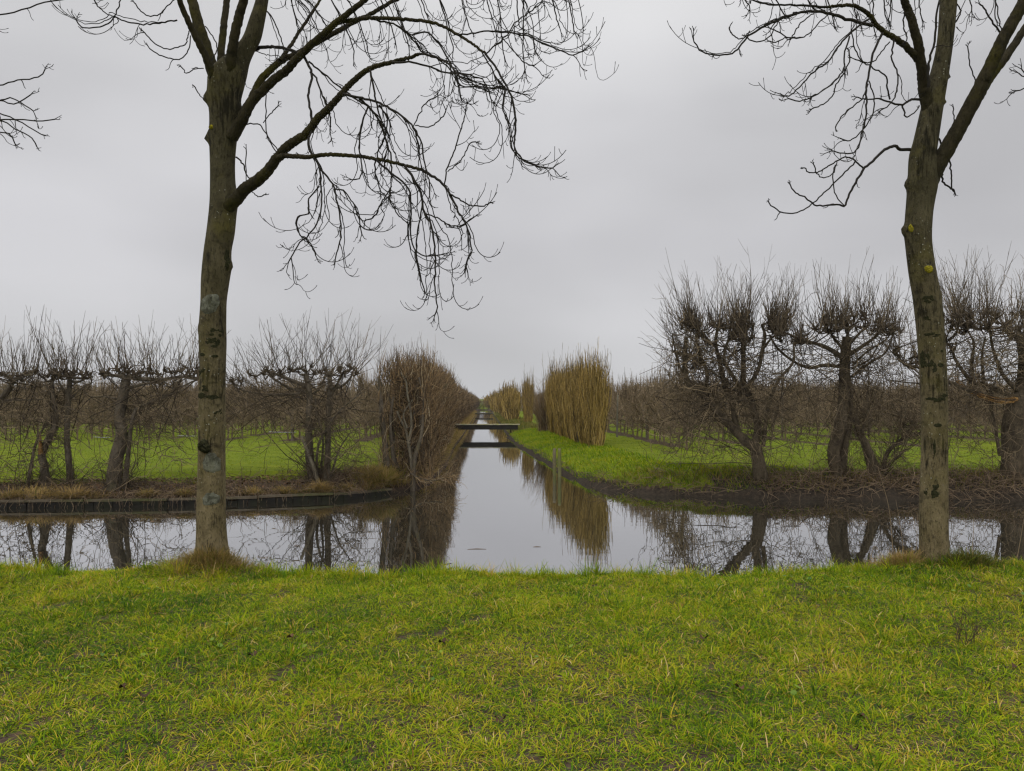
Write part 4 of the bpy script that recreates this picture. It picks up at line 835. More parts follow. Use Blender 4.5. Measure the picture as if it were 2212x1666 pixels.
pollard('thin straight pollard just left of the thick one', 16.75, c4, [([(545, 1400), (530, 1200), (515, 1000), (528, 750), (540, 560)], .075, .055)],
        [([(540, 600), (600, 600), (660, 580), (710, 560)], .03, .018), ([(520, 700), (470, 620), (440, 560)], .03, .018), ([(530, 750), (620, 660), (700, 600)], .02, .012), ([(530, 720), (600, 640)], .02, .012)],
        [(500, 545), (530, 540), (560, 535), (590, 550), (630, 540), (660, 545), (695, 550), (480, 530), (440, 545)], 55, .72, .40, 60, .7, suckers=30, group=PL, tint=.38, zones=[(560, 900, 252, 308, 54, .7)])
pollard('thick knobbly pollard with level arms, left of the big bank tree', 16.6, c4, [([(880, 1410), (895, 1200), (940, 1020), (925, 860), (955, 700), (980, 550)], .165, .10), ([(960, 1390), (990, 1150), (1020, 900), (1050, 820)], .06, .04)],
        [([(970, 570), (890, 550), (800, 545), (770, 520)], .05, .025), ([(990, 555), (1100, 578), (1250, 580), (1400, 562), (1540, 572)], .06, .03), ([(985, 650), (1100, 625), (1180, 605), (1235, 580)], .035, .022), ([(1030, 820), (1180, 755), (1330, 690), (1370, 620), (1410, 560)], .035, .015),
         ([(910, 730), (800, 715), (690, 715), (640, 640)], .025, .012), ([(1330, 590), (1400, 640), (1480, 600), (1530, 580)], .02, .012)],
        [(790, 535), (840, 525), (900, 530), (940, 525), (975, 520), (1010, 525), (1050, 540), (1090, 535), (1130, 530), (1170, 525), (1230, 540), (1290, 530), (1340, 535), (1380, 525), (1410, 520), (1460, 540), (1510, 525), (1540, 520)], 130, .70, .55, 120, .85, suckers=80, group=PL, tint=.38, zones=[(1000, 930, 379, 220, 108, .75), (1300, 900, 287, 275, 79, .8), (850, 1280, 161, 132, 21, .5), (1430, 1180, 172, 88, 14, .7)])
pollard('many-stemmed pollard with a pale leaning stem, beside the clipped hedge', 17.7, c5, [([(880, 1380), (850, 1250), (840, 1050), (840, 900), (845, 700), (815, 540)], .11, .07), ([(975, 1350), (985, 1150), (990, 900), (1000, 700), (1000, 520)], .085, .06)],
        [([(835, 640), (700, 580), (560, 540), (490, 515)], .06, .025), ([(820, 690), (700, 650), (580, 590), (520, 545)], .045, .02), ([(780, 690), (620, 700), (450, 690), (300, 650), (220, 590)], .035, .012), ([(1000, 650), (1080, 640), (1150, 570), (1190, 500)], .04, .02), ([(880, 690), (930, 640), (975, 560)], .03, .02), ([(1010, 700), (1060, 600), (1110, 530)], .035, .02), ([(930, 1330), (950, 1050), (900, 850), (890, 720)], .03, .02), ([(1010, 1330), (1080, 1130), (1160, 1000)], .03, .015), ([(915, 1340), (905, 1150), (950, 980), (1080, 820), (1250, 680)], .035, .015)],
        [(480, 520), (520, 510), (570, 525), (620, 520), (690, 530), (720, 515), (760, 515), (800, 505), (840, 505), (880, 525), (910, 530), (960, 550), (1000, 505), (1040, 510), (1090, 510), (1130, 515), (1180, 490), (400, 560), (300, 600), (240, 590), (1230, 540)], 150, .82, .70, 170, .9, suckers=80, group=PL, tint=.38, hw=.65, subL=.40, side=70, zones=[(750, 900, 402, 220, 115, .8), (1150, 950, 287, 330, 100, .8), (400, 720, 299, 165, 39, .8), (330, 1050, 287, 88, 18, .8), (1200, 1180, 172, 110, 21, .6)])
G = Geo(); C = smooth_path([W(*p, 17.5) for p in c5([(912, 1395), (880, 1270), (845, 1180), (810, 1090), (780, 1020)])], 16); G.poly(C, np.linspace(.055, .03, 16), 9, .5, True); G.build('limb', M_PALE, bpy.data.objects['pollard_tree.004'])

PR = 'pollarded willows along the far right bank'
HX = lambda x0, x1, y0, y1, n: [(rng.uniform(x0, x1), rng.uniform(y0, y1)) for _ in range(n)]
pollard('big broad pollard willow with a V of heavy limbs and a dense clipped top', 17.7, cb, [([(890, 1500), (880, 1400), (865, 1300), (855, 1250)], .20, .16)],
        [([(870, 1270), (760, 1190), (640, 1060), (520, 930), (430, 840), (410, 720), (420, 560)], .13, .05), ([(760, 1190), (720, 1080), (715, 1000), (750, 930), (780, 880)], .08, .05), ([(850, 1240), (870, 1150), (850, 1050), (825, 950), (790, 880), (780, 750), (785, 600), (790, 500)], .10, .05), ([(700, 960), (660, 860), (625, 730), (600, 600), (620, 500)], .075, .04), ([(780, 900), (720, 820), (660, 700), (690, 560)], .06, .03), ([(810, 880), (880, 760), (905, 640), (915, 560), (900, 480)], .06, .035), ([(900, 1250), (930, 1050), (960, 920), (1010, 820), (1090, 720), (1100, 600)], .06, .025), ([(520, 930), (545, 800), (500, 680), (480, 560), (520, 480)], .06, .03), ([(430, 840), (380, 760), (350, 640), (330, 540)], .035, .015), ([(600, 620), (540, 560), (470, 500)], .03, .02), ([(680, 690), (760, 640), (830, 560), (840, 480)], .03, .018), ([(900, 640), (960, 570), (1020, 520), (1050, 450)], .035, .018), ([(640, 1060), (600, 960), (570, 870)], .05, .02), ([(450, 1060), (520, 1010), (600, 990)], .025, .02)],
        HX(390, 1060, 430, 510, 28) + HX(380, 560, 520, 760, 7) + HX(700, 900, 520, 600, 8) + HX(940, 1080, 480, 580, 6), 250, .92, .42, 260, .9, M_POLLR, .0075, 1.0, 40, .55, PR, 'pollard willow', .42, 5, sub=3, subL=.34, brush=640, side=80, zones=[(420, 1050, 229, 363, 345, .6), (1020, 1050, 299, 286, 234, .7), (650, 820, 402, 176, 144, .7), (500, 620, 206, 176, 111, .5), (650, 1250, 229, 110, 49, .6)])
pollard('T-shaped pollard willow on twin twisted trunks', 17.9, cc, [([(240, 1450), (215, 1300), (255, 1130), (275, 980), (280, 800), (290, 650), (300, 560)], .17, .12), ([(265, 1450), (285, 1250), (310, 1080), (310, 920), (300, 800)], .10, .08)],
        [([(270, 690), (200, 650), (120, 610), (0, 575), (-80, 540)], .065, .03), ([(260, 750), (150, 735), (60, 755), (-40, 720), (-140, 640), (-200, 560)], .05, .025), ([(320, 660), (400, 620), (460, 580), (500, 530)], .055, .03), ([(330, 810), (450, 730), (540, 660), (590, 540)], .04, .02), ([(280, 640), (220, 580), (190, 530)], .04, .03), ([(320, 600), (380, 540), (420, 500)], .04, .03), ([(330, 740), (420, 650), (540, 580), (600, 510)], .03, .018), ([(300, 620), (310, 540), (330, 490)], .05, .03), ([(330, 760), (440, 690), (520, 560)], .025, .015)],
        HX(60, 610, 480, 530, 26) + HX(-200, 60, 520, 600, 8) + HX(180, 420, 420, 500, 8), 190, .86, .42, 200, .9, M_POLLR, .0075, 1.0, 40, .5, PR, 'pollard willow', .42, 5, sub=3, subL=.34, brush=430, zones=[(500, 780, 252, 154, 94, .7), (60, 850, 252, 242, 144, .7), (420, 1000, 206, 198, 99, .6), (150, 1250, 229, 110, 38, .6)])
pollard('short split willow stump leaning left beside the T-shaped willow', 17.8, cc, [([(480, 1450), (450, 1340), (415, 1240), (375, 1160), (345, 1080)], .15, .06)],
        [([(400, 1200), (360, 1180), (340, 1150)], .03, .02), ([(440, 1200), (435, 1000), (430, 850), (425, 700)], .02, .012), ([(400, 1130), (420, 1000), (470, 880)], .02, .012)], [(345, 1090), (390, 1130), (430, 980)], 30, .6, .5, 160, .8, M_POLLR, .007, .7, 50, .3, PR, 'willow stump', .45, 3)
pollard('low crooked willow stem bending right behind the right bank tree', 18.1, cc, [([(530, 1390), (545, 1310), (590, 1250), (650, 1200), (720, 1120)], .06, .035)],
        [([(590, 1250), (600, 1330), (610, 1340)], .02, .015), ([(650, 1200), (760, 1170), (840, 1100)], .03, .02), ([(620, 1230), (630, 1120), (640, 1000)], .018, .01)], [(720, 1110), (840, 1090)], 24, .7, .6, 160, .9, M_POLLR, .007, .6, 40, .3, PR, 'willow', .5, 3, zones=[(640, 1020, 252, 198, 144, .7), (700, 1220, 229, 88, 38, .6)])
e = pollard('massive old willow with a torn orange limb, cut off by the right edge', 17.8, cc, [([(1340, 1490), (1350, 1300), (1345, 1150), (1370, 1000), (1420, 880), (1430, 700), (1400, 540)], .30, .17)],
        [([(1380, 960), (1200, 880), (1080, 840), (990, 720), (960, 640), (930, 600)], .07, .03), ([(1400, 930), (1280, 800), (1220, 640), (1200, 500)], .06, .03), ([(1420, 800), (1480, 640), (1520, 480)], .08, .04), ([(1090, 860), (1080, 700), (1100, 600), (1060, 520)], .05, .02), ([(1160, 870), (1150, 700), (1170, 560)], .045, .02), ([(940, 850), (830, 790), (740, 750), (680, 740), (610, 690)], .05, .025), ([(930, 860), (760, 860), (660, 850), (550, 825)], .022, .014), ([(1400, 600), (1340, 540), (1290, 500)], .07, .04), ([(1270, 1310), (1240, 1180), (1215, 1000), (1210, 880)], .045, .03), ([(1430, 800), (1560, 700), (1600, 560)], .07, .03), ([(720, 760), (650, 720), (600, 640)], .03, .02), ([(1260, 950), (1100, 905), (940, 850)], .055, .05)],
        HX(930, 1420, 400, 520, 24) + HX(1280, 1420, 450, 560, 6) + [(600, 650), (620, 700), (680, 730), (730, 690), (740, 720), (930, 600), (960, 640)] + HX(1420, 1620, 420, 560, 8), 240, .95, .45, 260, 1.0, M_POLLR, .0075, 1.1, 50, .6, PR, 'pollard willow', .5, 5, sub=3, subL=.34, brush=520, zones=[(1120, 700, 252, 286, 182, .8), (1050, 1050, 264, 242, 167, .8), (1380, 600, 184, 176, 83, .6), (1200, 1280, 229, 110, 38, .6)])
G = Geo(); C = smooth_path([W(*p, 17.55) for p in cc([(1370, 955), (1290, 965), (1200, 950), (1120, 925), (1050, 890), (1000, 855), (968, 805)])], 26); n = len(C)
rr = np.interp(np.linspace(0, 1, n), [0, .4, .8, 1], [.085, .075, .05, .004])
G.bark(C, rr * .62, 9, .25, .62, 5)
for k in range(34):                                    # torn wood: a sheaf of splinters, dark bark strips among raw orange ones
    i = int(rng.integers(0, n // 2)); j = int(rng.integers(n // 2, n)); t_ = np.linspace(0, 1, j - i)[:, None]
    a_ = rng.uniform(0, 6.28); o_ = np.array([0, math.cos(a_), math.sin(a_)]) ; Q = C[i:j] + o_ * rr[i:j, None] * rng.uniform(.2, .8) + rng.normal(0, .006, (j - i, 3)) + UP * rng.normal(0, .05) * t_ ** 3
    if len(Q) > 3: G.poly(Q, rng.uniform(.012, .03) * np.linspace(1, .15, len(Q)), 5, (.95 if math.sin(a_) < .25 and rng.random() < .55 else rng.uniform(0, .45)), True)
o = G.build('torn_limb', M_SPLIT, e); tag(o, 'torn orange-brown limb')

# ------------------------------------------------------------------ clipped hedge along the left side of the ditch
def hedge_geo(seed, L=2.2, Wd=1.5, H=2.75, dens=1.0, fine=1.0):
    global rng
    old = rng; rng = np.random.default_rng(seed); G = Geo(); Tks = []
    for k in range(3):
        x = rng.uniform(-.35, .35); y = (k - 1) * L / 3 + rng.normal(0, .15); pts = [(x, y, -.2)]
        for j in range(5): x += rng.normal(0, .10); y += rng.normal(0, .12); pts.append((x, y, .1 + H * .85 * (j + 1) / 5))
        C = smooth_path(pts, 20); Tk = Geo(); Tk.bark(C, np.linspace(.075, .025, 20), 9, .18, .4, k); Tks.append(Tk)
    n = int(620 * dens)
    S = np.stack([rng.normal(0, .25, n) * Wd / 1.5, rng.uniform(-L / 2, L / 2, n), H * rng.beta(1.35, 1.0, n) * .92], -1)
    D = np.stack([np.sign(S[:, 0]) * rng.uniform(.1, 1, n) + rng.normal(0, .4, n), rng.normal(0, .7, n), rng.uniform(-.1, 1.1, n)], -1)
    P = tangle(G, S, D, rng.uniform(.3, .75, n), .0105 * fine * rng.uniform(.6, 1.5, n), 6, .36, UP * .10, .36, .26)
    n2 = int(760 * dens)                                                                  # skin of upright clipped twigs
    sd = rng.choice([-1, 1], n2); S = np.stack([sd * Wd / 2 * rng.uniform(.62, 1.0, n2), rng.uniform(-L / 2, L / 2, n2), H * rng.uniform(.02, .90, n2)], -1)
    k = rng.random(n2) < .28; S[k, 0] = rng.uniform(-Wd / 2, Wd / 2, k.sum()); S[k, 2] = H * rng.uniform(.84, .97, k.sum())
    D = np.stack([np.sign(S[:, 0]) * rng.uniform(-.25, .12, n2), rng.normal(0, .35, n2), np.ones(n2) * rng.uniform(.4, 1, n2)], -1)
    tangle(G, S, D, rng.uniform(.25, .8, n2), .0082 * fine * rng.uniform(.6, 1.5, n2), 5, .30, UP * .10, .55, .26)
    n3 = int(170 * dens); S = np.stack([rng.uniform(-Wd / 2, Wd / 2, n3), rng.uniform(-L / 2, L / 2, n3), H * rng.uniform(.88, .97, n3)], -1)
    shoots(G, S, np.stack([S[:, 0] * .12 + rng.normal(0, .16, n3), rng.normal(0, .18, n3), np.ones(n3)], -1), np.minimum(.36 * rng.lognormal(0, .5, n3), .85), .0072 * fine, .1, 1, .3, .5)
    n4 = int(90 * dens); S = np.stack([Wd / 2 * rng.uniform(.8, 1.0, n4), rng.uniform(-L / 2, L / 2, n4), H * rng.uniform(.45, .95, n4)], -1)
    shoots(G, S, np.stack([rng.uniform(.3, 1, n4), rng.normal(0, .3, n4), rng.uniform(.3, 1, n4)], -1), np.minimum(.22 * rng.lognormal(0, .4, n4), .45), .0068 * fine, .2, 1, .3, .6)
    rng = old; return G, Tks
HG = 'clipped hedge plants along the left of the ditch'
protos = []
def put(name, proto, loc, rz, sc, label, cat, group):
    e = empty(name, loc, label, cat, group); e.rotation_euler = (0, 0, rz); e.scale = sc
    for pname, me in proto:
        c = bpy.data.objects.new(pname, me); COL.objects.link(c); c.parent = e
    return e
for s in range(3):
    G, Tks = hedge_geo(50 + s); protos.append([('crown', G.mesh('hedge_crown', M_HEDGE))] + [('trunk', k_.mesh('hedge_trunk', M_POLL)) for k_ in Tks])
protos_far = []
for s in range(2):
    G, Tks = hedge_geo(60 + s, 3.4, 1.5, 2.75, .75, 1.9); protos_far.append([('crown', G.mesh('hedge_crown', M_HEDGE))] + [('trunk', k_.mesh('hedge_trunk', M_POLL)) for k_ in Tks])
def hedge_x(y): return dx(-1.40, y) - .66 + (.0 if y > 26 else .13 * (26 - y) / 7) - .45 * min(1, max(0, (y - 30) / 15))
y = 19.6; k = 0
NAMES = ['clipped hedge plant at the near end, beside the pollards, with grey bare stems', 'clipped hedge plant second from the near end of the hedge', 'clipped hedge plant third from the near end of the hedge', 'clipped hedge plant fourth from the near end of the hedge']
while y < 48:
    x = hedge_x(y); z = float(T(np.array([x]), np.array([y]))[0]) - .05
    put('hedge_shrub', protos[k % 3], (x, y, z), DS + (math.pi if k % 2 and k > 2 else 0), (.90 if k < 3 else rng.uniform(.92, 1.05), 1, rng.uniform(.97, 1.06) * (1.03 if k < 2 else 1)), NAMES[k] if k < 4 else 'reddish-brown clipped hedge plant between the near end and the plank bridge', 'hedge plant', HG)
    y += 2.1; k += 1
while y < 330:
    x = hedge_x(y) - .1; put('hedge_shrub', protos_far[k % 2], (x, y, .35), DS + rng.choice([0, math.pi]), (rng.uniform(.95, 1.15), rng.uniform(1, 1.15) * (1 + y / 200), rng.uniform(.92, 1.04)), 'distant brown hedge plant beyond the plank bridge', 'hedge plant', HG)
    y += 3.3 * (1 + y / 200); k += 1
for i, u in enumerate((-3.2, 0.0, 3.2, 6.4)):             # the plants that close the ditch at its far end
    put('hedge_shrub', protos_far[i % 2], (dx(u, 199), 199, .3), math.pi / 2, (1.5, 1.05, .70 + .04 * (i % 2)), 'low distant hedge plant closing the far end of the ditch', 'hedge plant', HG)
# extra stems that show on the near end of the hedge
e0 = bpy.data.objects['hedge_shrub']
for P, r, mt in (([(1640, 1280), (1610, 1090), (1590, 980), (1540, 880), (1520, 830)], .05, M_PALE), ([(1610, 1080), (1630, 950), (1625, 830), (1600, 700), (1590, 600), (1550, 530)], .042, M_PALE), ([(1440, 1260), (1425, 1050), (1400, 850), (1395, 700), (1380, 560)], .10, M_POLL), ([(1500, 1260), (1480, 1100), (1470, 900), (1490, 720)], .06, M_POLL), ([(1600, 960), (1570, 850), (1640, 740)], .03, M_PALE)):
    G = Geo(); C = smooth_path([W(*p, 18.72 + rng.normal(0, .06)) for p in c5(P)], 24); G.bark(C, np.linspace(r, r * .5, 24) * .85, 10, .15)
    me = G.mesh('stem', mt); o = bpy.data.objects.new('stem', me); COL.objects.link(o); o.parent = e0
    o.matrix_parent_inverse = (__import__('mathutils').Matrix.LocRotScale(e0.location, e0.rotation_euler, e0.scale)).inverted()

# ------------------------------------------------------------------ golden upright shrubs on the right of the ditch
def gold_geo(seed, H=2.75, rad=.55, n=430, tall=.32, fine=1.0, tint=.5):
    global rng
    old = rng; rng = np.random.default_rng(seed); G = Geo(); Bs = Geo()
    a = rng.uniform(0, 6.28, n); r = np.sqrt(rng.random(n)); S = np.stack([np.cos(a) * r * rad * .52, np.sin(a) * r * rad * .60, np.full(n, -.05)], -1)
    E = np.stack([np.cos(a) * r * rad, np.sin(a) * r * rad, np.zeros(n)], -1) * rng.lognormal(0, .10, (n, 1)); h = H * (1 - .12 * r) * np.where(rng.random(n) < .30, rng.uniform(1.0, 1.22, n), rng.uniform(.6, 1.05, n)); E[:, 2] = h; E[:, :2] += rng.normal(0, .07, (n, 2))
    t = np.linspace(0, 1, 6); P = S[:, None] + (E - S)[:, None] * t[None, :, None]; P[:, :, :2] += rng.normal(0, .055, (n, 6, 2)) * (t > 0)[None, :, None]
    G.tubes(P, (.0098 * fine * rng.uniform(.5, 1.7, n))[:, None] * (1 - .55 * t)[None], 3, np.clip(rng.normal(tint - .05, .28, n), 0, 1))
    m = n * 2; k = rng.integers(0, n, m); u = rng.uniform(.45, .95, m); B = S[k] + (E - S)[k] * u[:, None]
    shoots(G, B, np.stack([rng.normal(0, .16, m), rng.normal(0, .16, m), np.ones(m)], -1), rng.uniform(.3, .75, m) * np.minimum(1, (1.08 - u) * 3), .0085 * fine, .1, 1, .3, tint + .08)
    m = int(n * tall); k = rng.integers(0, n, m); shoots(G, E[k] - UP * .3, np.stack([rng.normal(0, .06, m), rng.normal(0, .06, m), np.ones(m)], -1), rng.uniform(.5, 1.5, m) * rng.uniform(.6, 1, m), .0115 * fine, .05, 2, .22, tint - .25)
    for j in range(9):
        p = np.array([rng.uniform(-.4, .4) * rad, rng.uniform(-.5, .5) * rad, -.1]); C = smooth_path([p, p + np.array([rng.normal(0, .04), rng.normal(0, .04), .35]), p * 1.1 + np.array([rng.normal(0, .05), rng.normal(0, .05), .9])], 8)
        Bs.poly(C, np.linspace(.045, .015, 8), 7, .2, True)
    rng = old; return [('crown', G.mesh('shrub_crown', M_GOLD)), ('stem', Bs.mesh('shrub_stem', M_POLLR))]
GP = [gold_geo(80), gold_geo(81, 2.8, .6, 460, .55), gold_geo(82, 2.7, .55, 430, .36)]
GF = [gold_geo(90, 2.75, .62, 200, .4, 2.0), gold_geo(91, 2.75, .62, 200, .4, 2.0)]
GG = 'golden-stemmed shrubs along the right of the ditch'
def shrub(proto, x, y, sc, label, name='golden_shrub'):
    return put(name, proto, (x, y, float(T(np.array([x]), np.array([y]))[0]) - .03), rng.uniform(0, 6.28), sc, label, 'shrub', GG)
lab = ['nearest golden shrub at the right end of the tall golden clump', 'golden shrub second from the right end of the tall clump'] + ['upright golden shrub inside the tall golden clump'] * 20
for i, (px, d) in enumerate([(1286, 29.2), (1270, 30.6), (1257, 32), (1246, 33.6), (1235, 35.2), (1224, 37), (1213, 39), (1203, 41), (1195, 43.2)]):
    x = (px - CX) / F * d; s = rng.uniform(.94, 1.05)
    shrub(GP[(1, 0, 1, 2, 0, 1, 2, 0, 2)[i]], x, d, (.9, .95, s * (1.0 + .006 * (d - 29))), lab[i])
x, d = (1141 - CX) / F * 61, 61
shrub(GP[0], x, d, (.92, .95, 1.15), 'lone narrow golden shrub standing left of the tall clump')
for i, d in enumerate([72, 75, 79, 84, 90, 97, 105, 114, 124, 136, 150, 166, 185, 210, 240]):
    u = 2.75 - .05 * i / 3; shrub(GF[i % 2], dx(u, d), d, (.95 * (1 + i * .03), 1.3 + i * .25, rng.uniform(.95, 1.1)), 'distant golden shrub in the row beyond the plank bridge')
# the greyer, twiggier shrub at the left end of the tall clump
def grey_shrub():
    x0, d = (1178 - CX) / F * 43.5, 43.5; z0 = float(T(np.array([x0]), np.array([d]))[0]); e = empty('grey_shrub', (x0, d, z0), 'greyish twiggy shrub at the left end of the tall golden clump', 'shrub')
    G = Geo(); n = 420; S = np.array([x0, d, z0]) + rng.normal(0, .16, (n, 3)) * np.array([1, 1, 0]); D = np.stack([rng.normal(-.05, .20, n), rng.normal(0, .2, n), np.ones(n)], -1)
    P = tangle(G, S, D, rng.uniform(.8, 3.0, n), .009, 8, .16, UP * .10, .55, .25)
    k = rng.integers(0, n, n); j = rng.integers(2, 8, n); shoots(G, P[k, j], np.stack([rng.normal(-.2, .5, n), rng.normal(0, .4, n), np.ones(n)], -1), rng.uniform(.3, .9, n), .006, .1, 1, .3, .55)
    G.build('crown', M_HEDGE, e)
grey_shrub()

# ------------------------------------------------------------------ orchards: rows of spindle fruit trees
def fruit_geo(seed, H=2.35, nb=58, fine=1.0, sh=34):
    global rng
    old = rng; rng = np.random.default_rng(seed); G = Geo()
    C = smooth_path([(0, 0, -.1), (rng.normal(0, .03), rng.normal(0, .03), .5), (rng.normal(0, .06), rng.normal(0, .06), 1.2), (rng.normal(0, .06), rng.normal(0, .06), H)], 14)
    G.poly(C, np.interp(np.linspace(0, 1, 14), [0, .2, 1], [.042, .030, .010]) * fine ** .5, 6, .35)
    z = rng.uniform(.26, H * .96, nb); S = np.stack([np.interp(z, C[:, 2], C[:, 0]), np.interp(z, C[:, 2], C[:, 1]), z], -1); a = rng.uniform(0, 6.28, nb)
    D = np.stack([np.cos(a), np.sin(a), rng.uniform(0, 1.3, nb)], -1)
    P = tangle(G, S, D, (.95 * (1.12 - .26 * z)).clip(.28) * rng.uniform(.6, 1.2, nb), .0165 * fine, 6, .26, UP * .09, .45, .2, .55)
    m = nb * 3; k = rng.integers(0, nb, m); j = rng.integers(1, 6, m)
    tangle(G, P[k, j], rng.normal(0, .8, (m, 3)) + UP * .6, rng.uniform(.12, .45, m), .0105 * fine, 4, .30, UP * .1, .52, .22)
    k = rng.integers(0, nb, sh); k = k[np.argsort(-z[k])][:sh]; zt = rng.uniform(.72, 1, sh) * H; S = np.stack([rng.normal(0, .28, sh), rng.normal(0, .28, sh), zt - .15], -1)
    shoots(G, S, np.stack([rng.normal(0, .08, sh), rng.normal(0, .08, sh), np.ones(sh)], -1), rng.uniform(.35, 1.05, sh), .0105 * fine, .05, 0, .3, .40)
    rng = old; return G
FG = [fruit_geo(200 + i, 2.3 + .10 * (i % 3)) for i in range(6)]
FM = [g_.mesh('fruit_tree', M_ORCH) for g_ in FG]
FFAR = [fruit_geo(220 + i, 2.35, 20, 2.0, 11).arrays() for i in range(4)]
front = [(-u, 'L') for u in np.arange(5.3, 45, 3.1)] + [(u, 'R') for u in np.arange(7.2, 50, 3.1)]
spots = []
for u, s in front:
    a = abs(u); y0 = (32.5 + .25 * (a - 5.3) * .2) if s == 'L' else (26.5 if a < 8 else 32 + .05 * a)
    y = y0
    j = 0
    while y < 330:
        x = dx(u, y)
        if abs(x) / y < .76: spots.append((y, x, s, j, a))
        y += 1.15 + (0 if y < 80 else .8 if y < 150 else 2.2); j += 1
def show(sp):                                          # how large a tree shows: near ones and the open row ends first
    y, x, s, j, a = sp
    return y * (1 + .06 * j) if not (s == 'R' and a < 8) else y * .75
spots.sort(key=show)
stuff = Geo()
LBL = {'L0': 'bare fruit tree at the front end of a row in the left orchard', 'L1': 'bare fruit tree further back in the rows of the left orchard',
       'R0': 'bare fruit tree at the front end of a row in the right orchard', 'R1': 'bare fruit tree further back in the rows of the right orchard', 'RE': 'bare fruit tree in the right orchard row nearest the ditch, behind the golden clump'}
for i, (y, x, s, j, a) in enumerate(spots):
    x += rng.normal(0, .08); yy = y + rng.normal(0, .12)
    if i < 290:
        z = float(T(np.array([x]), np.array([yy]))[0]); o = bpy.data.objects.new('fruit_tree', FM[rng.integers(0, 6)]); COL.objects.link(o)
        key = 'RE' if s == 'R' and a < 8 else s + ('0' if j == 0 else '1')
        o.location = (x, yy, z); o.rotation_euler = (0, 0, rng.uniform(0, 6.28)); q = rng.uniform(.9, 1.12); o.scale = (q, q, rng.uniform(.92, 1.08))
        tag(o, LBL[key], 'fruit tree', {'L': 'fruit trees in the left orchard', 'R': 'fruit trees in the right orchard'}[s])
    else:
        stuff.merge(FFAR[rng.integers(0, 4)], (x, yy, .43), rng.uniform(0, 6.28), (1.05, 1.05, rng.uniform(.92, 1.1)), rng.normal(0, .1))
tag(stuff.build('orchard_rows', M_ORCH), 'mass of bare fruit trees in the orchard rows far behind', 'orchard', kind='stuff')
# pale posts among the rows and the thin grey pipes at the row ends
for px, d, h, lb in ((1333, 36, 2.0, 'pale wooden post in the orchard row beside the tall golden clump'), (1397, 33.5, 2.2, 'pale wooden post in the right orchard left of the broad willow'), (1956, 36, 2.3, 'pale wooden post in the right orchard behind the stump'), (631, 33.2, 2.1, 'wooden row-end post in the left orchard near the many-stemmed pollard'), (1690, 34, 2.2, 'pale wooden post in the right orchard behind the broad willow')):
    x = (px - CX) / F * d; z = float(T(np.array([x]), np.array([d]))[0]); G = Geo(); n = 6
    G.poly(smooth_path([(x, d, z - .2), (x + .01, d, z + h * .5), (x + .03, d, z + h)], n), [.05, .05, .05, .048, .047, .045], 10, .5, True); o = G.build('orchard_post', M_OPOST); tag(o, lb, 'post', 'posts in the orchard rows')
for x0, x1, py, d, lb in ((580, 640, 933, 32, 'thin grey pipe at the row ends right of the left bank tree'), (384, 424, 941, 32, 'thin grey pipe at the row ends just left of the left bank tree'), (202, 238, 944, 32, 'thin grey pipe at the row ends left of the thick pollard')):
    G = Geo(); A_, B_ = W(x0, py, d), W(x1, py + 1, d); G.poly(smooth_path([A_, (A_ + B_) / 2 - UP * .015, B_], 8), [.014] * 8, 8, .5, True); tag(G.build('irrigation_pipe', M_PIPE), lb, 'pipe', 'grey pipes at the orchard row ends')

# ------------------------------------------------------------------ bridges, posts, boards
def bridge(d, z, x0, x1, label, wdt=.9, th=.20, bear=True):
    xm = (x0 + x1) / 2; e = empty('plank_bridge', (xm, d, z), label, 'footbridge', 'plank bridges across the ditch'); L = x1 - x0
    G = Geo(); n = max(int(L / .24), 3)
    for i in range(n): G.box((x0 + (i + .5) * L / n, d, z + rng.normal(0, .004) + .004 * math.sin(i)), (L / n - .012, wdt, .045))
    G.build('deck', M_DECK, e, False)
    for s in (-1, 1):
        G = Geo(); G.box((xm + .05, d + s * (wdt / 2 - .10), z - .030 - th / 2), (L - .35, .12, th)); G.build('beam', M_BEAM, e, False)
    for s in (-1, 1) if bear else ():
        G = Geo(); G.box((xm + s * (L / 2 - .55), d, z - .032 - th - .16), (.14, wdt - .1, .32)); G.build('bearer', M_BEAM, e, False)
bridge(48.8, .74, -3.95, .50, 'mossy plank bridge with dark beams across the ditch, the nearer one', .9, .29)
bridge(114, .50, dx(-1.5, 114), dx(1.55, 114), 'small far plank bridge low over the ditch', .9, .16, False)
for px, w, lb in ((1197.5, .0, 'left of the two mossy mooring posts by the right ditch bank'), (1208.5, .1, 'right of the two mossy mooring posts by the right ditch bank')):
    d = 22.6 if w == 0 else 22.2; x = (px - CX) / F * d; G = Geo(); top = CZ - (969 - HY) / F * d + w * .02
    G.poly(smooth_path([(x + .01, d, -.5), (x + .005, d, .2), (x, d, top)], 10), np.array([.052] * 8 + [.050, .042]), 12, .5, True); tag(G.build('mooring_post', M_POST), lb, 'post', 'mooring posts in the ditch')
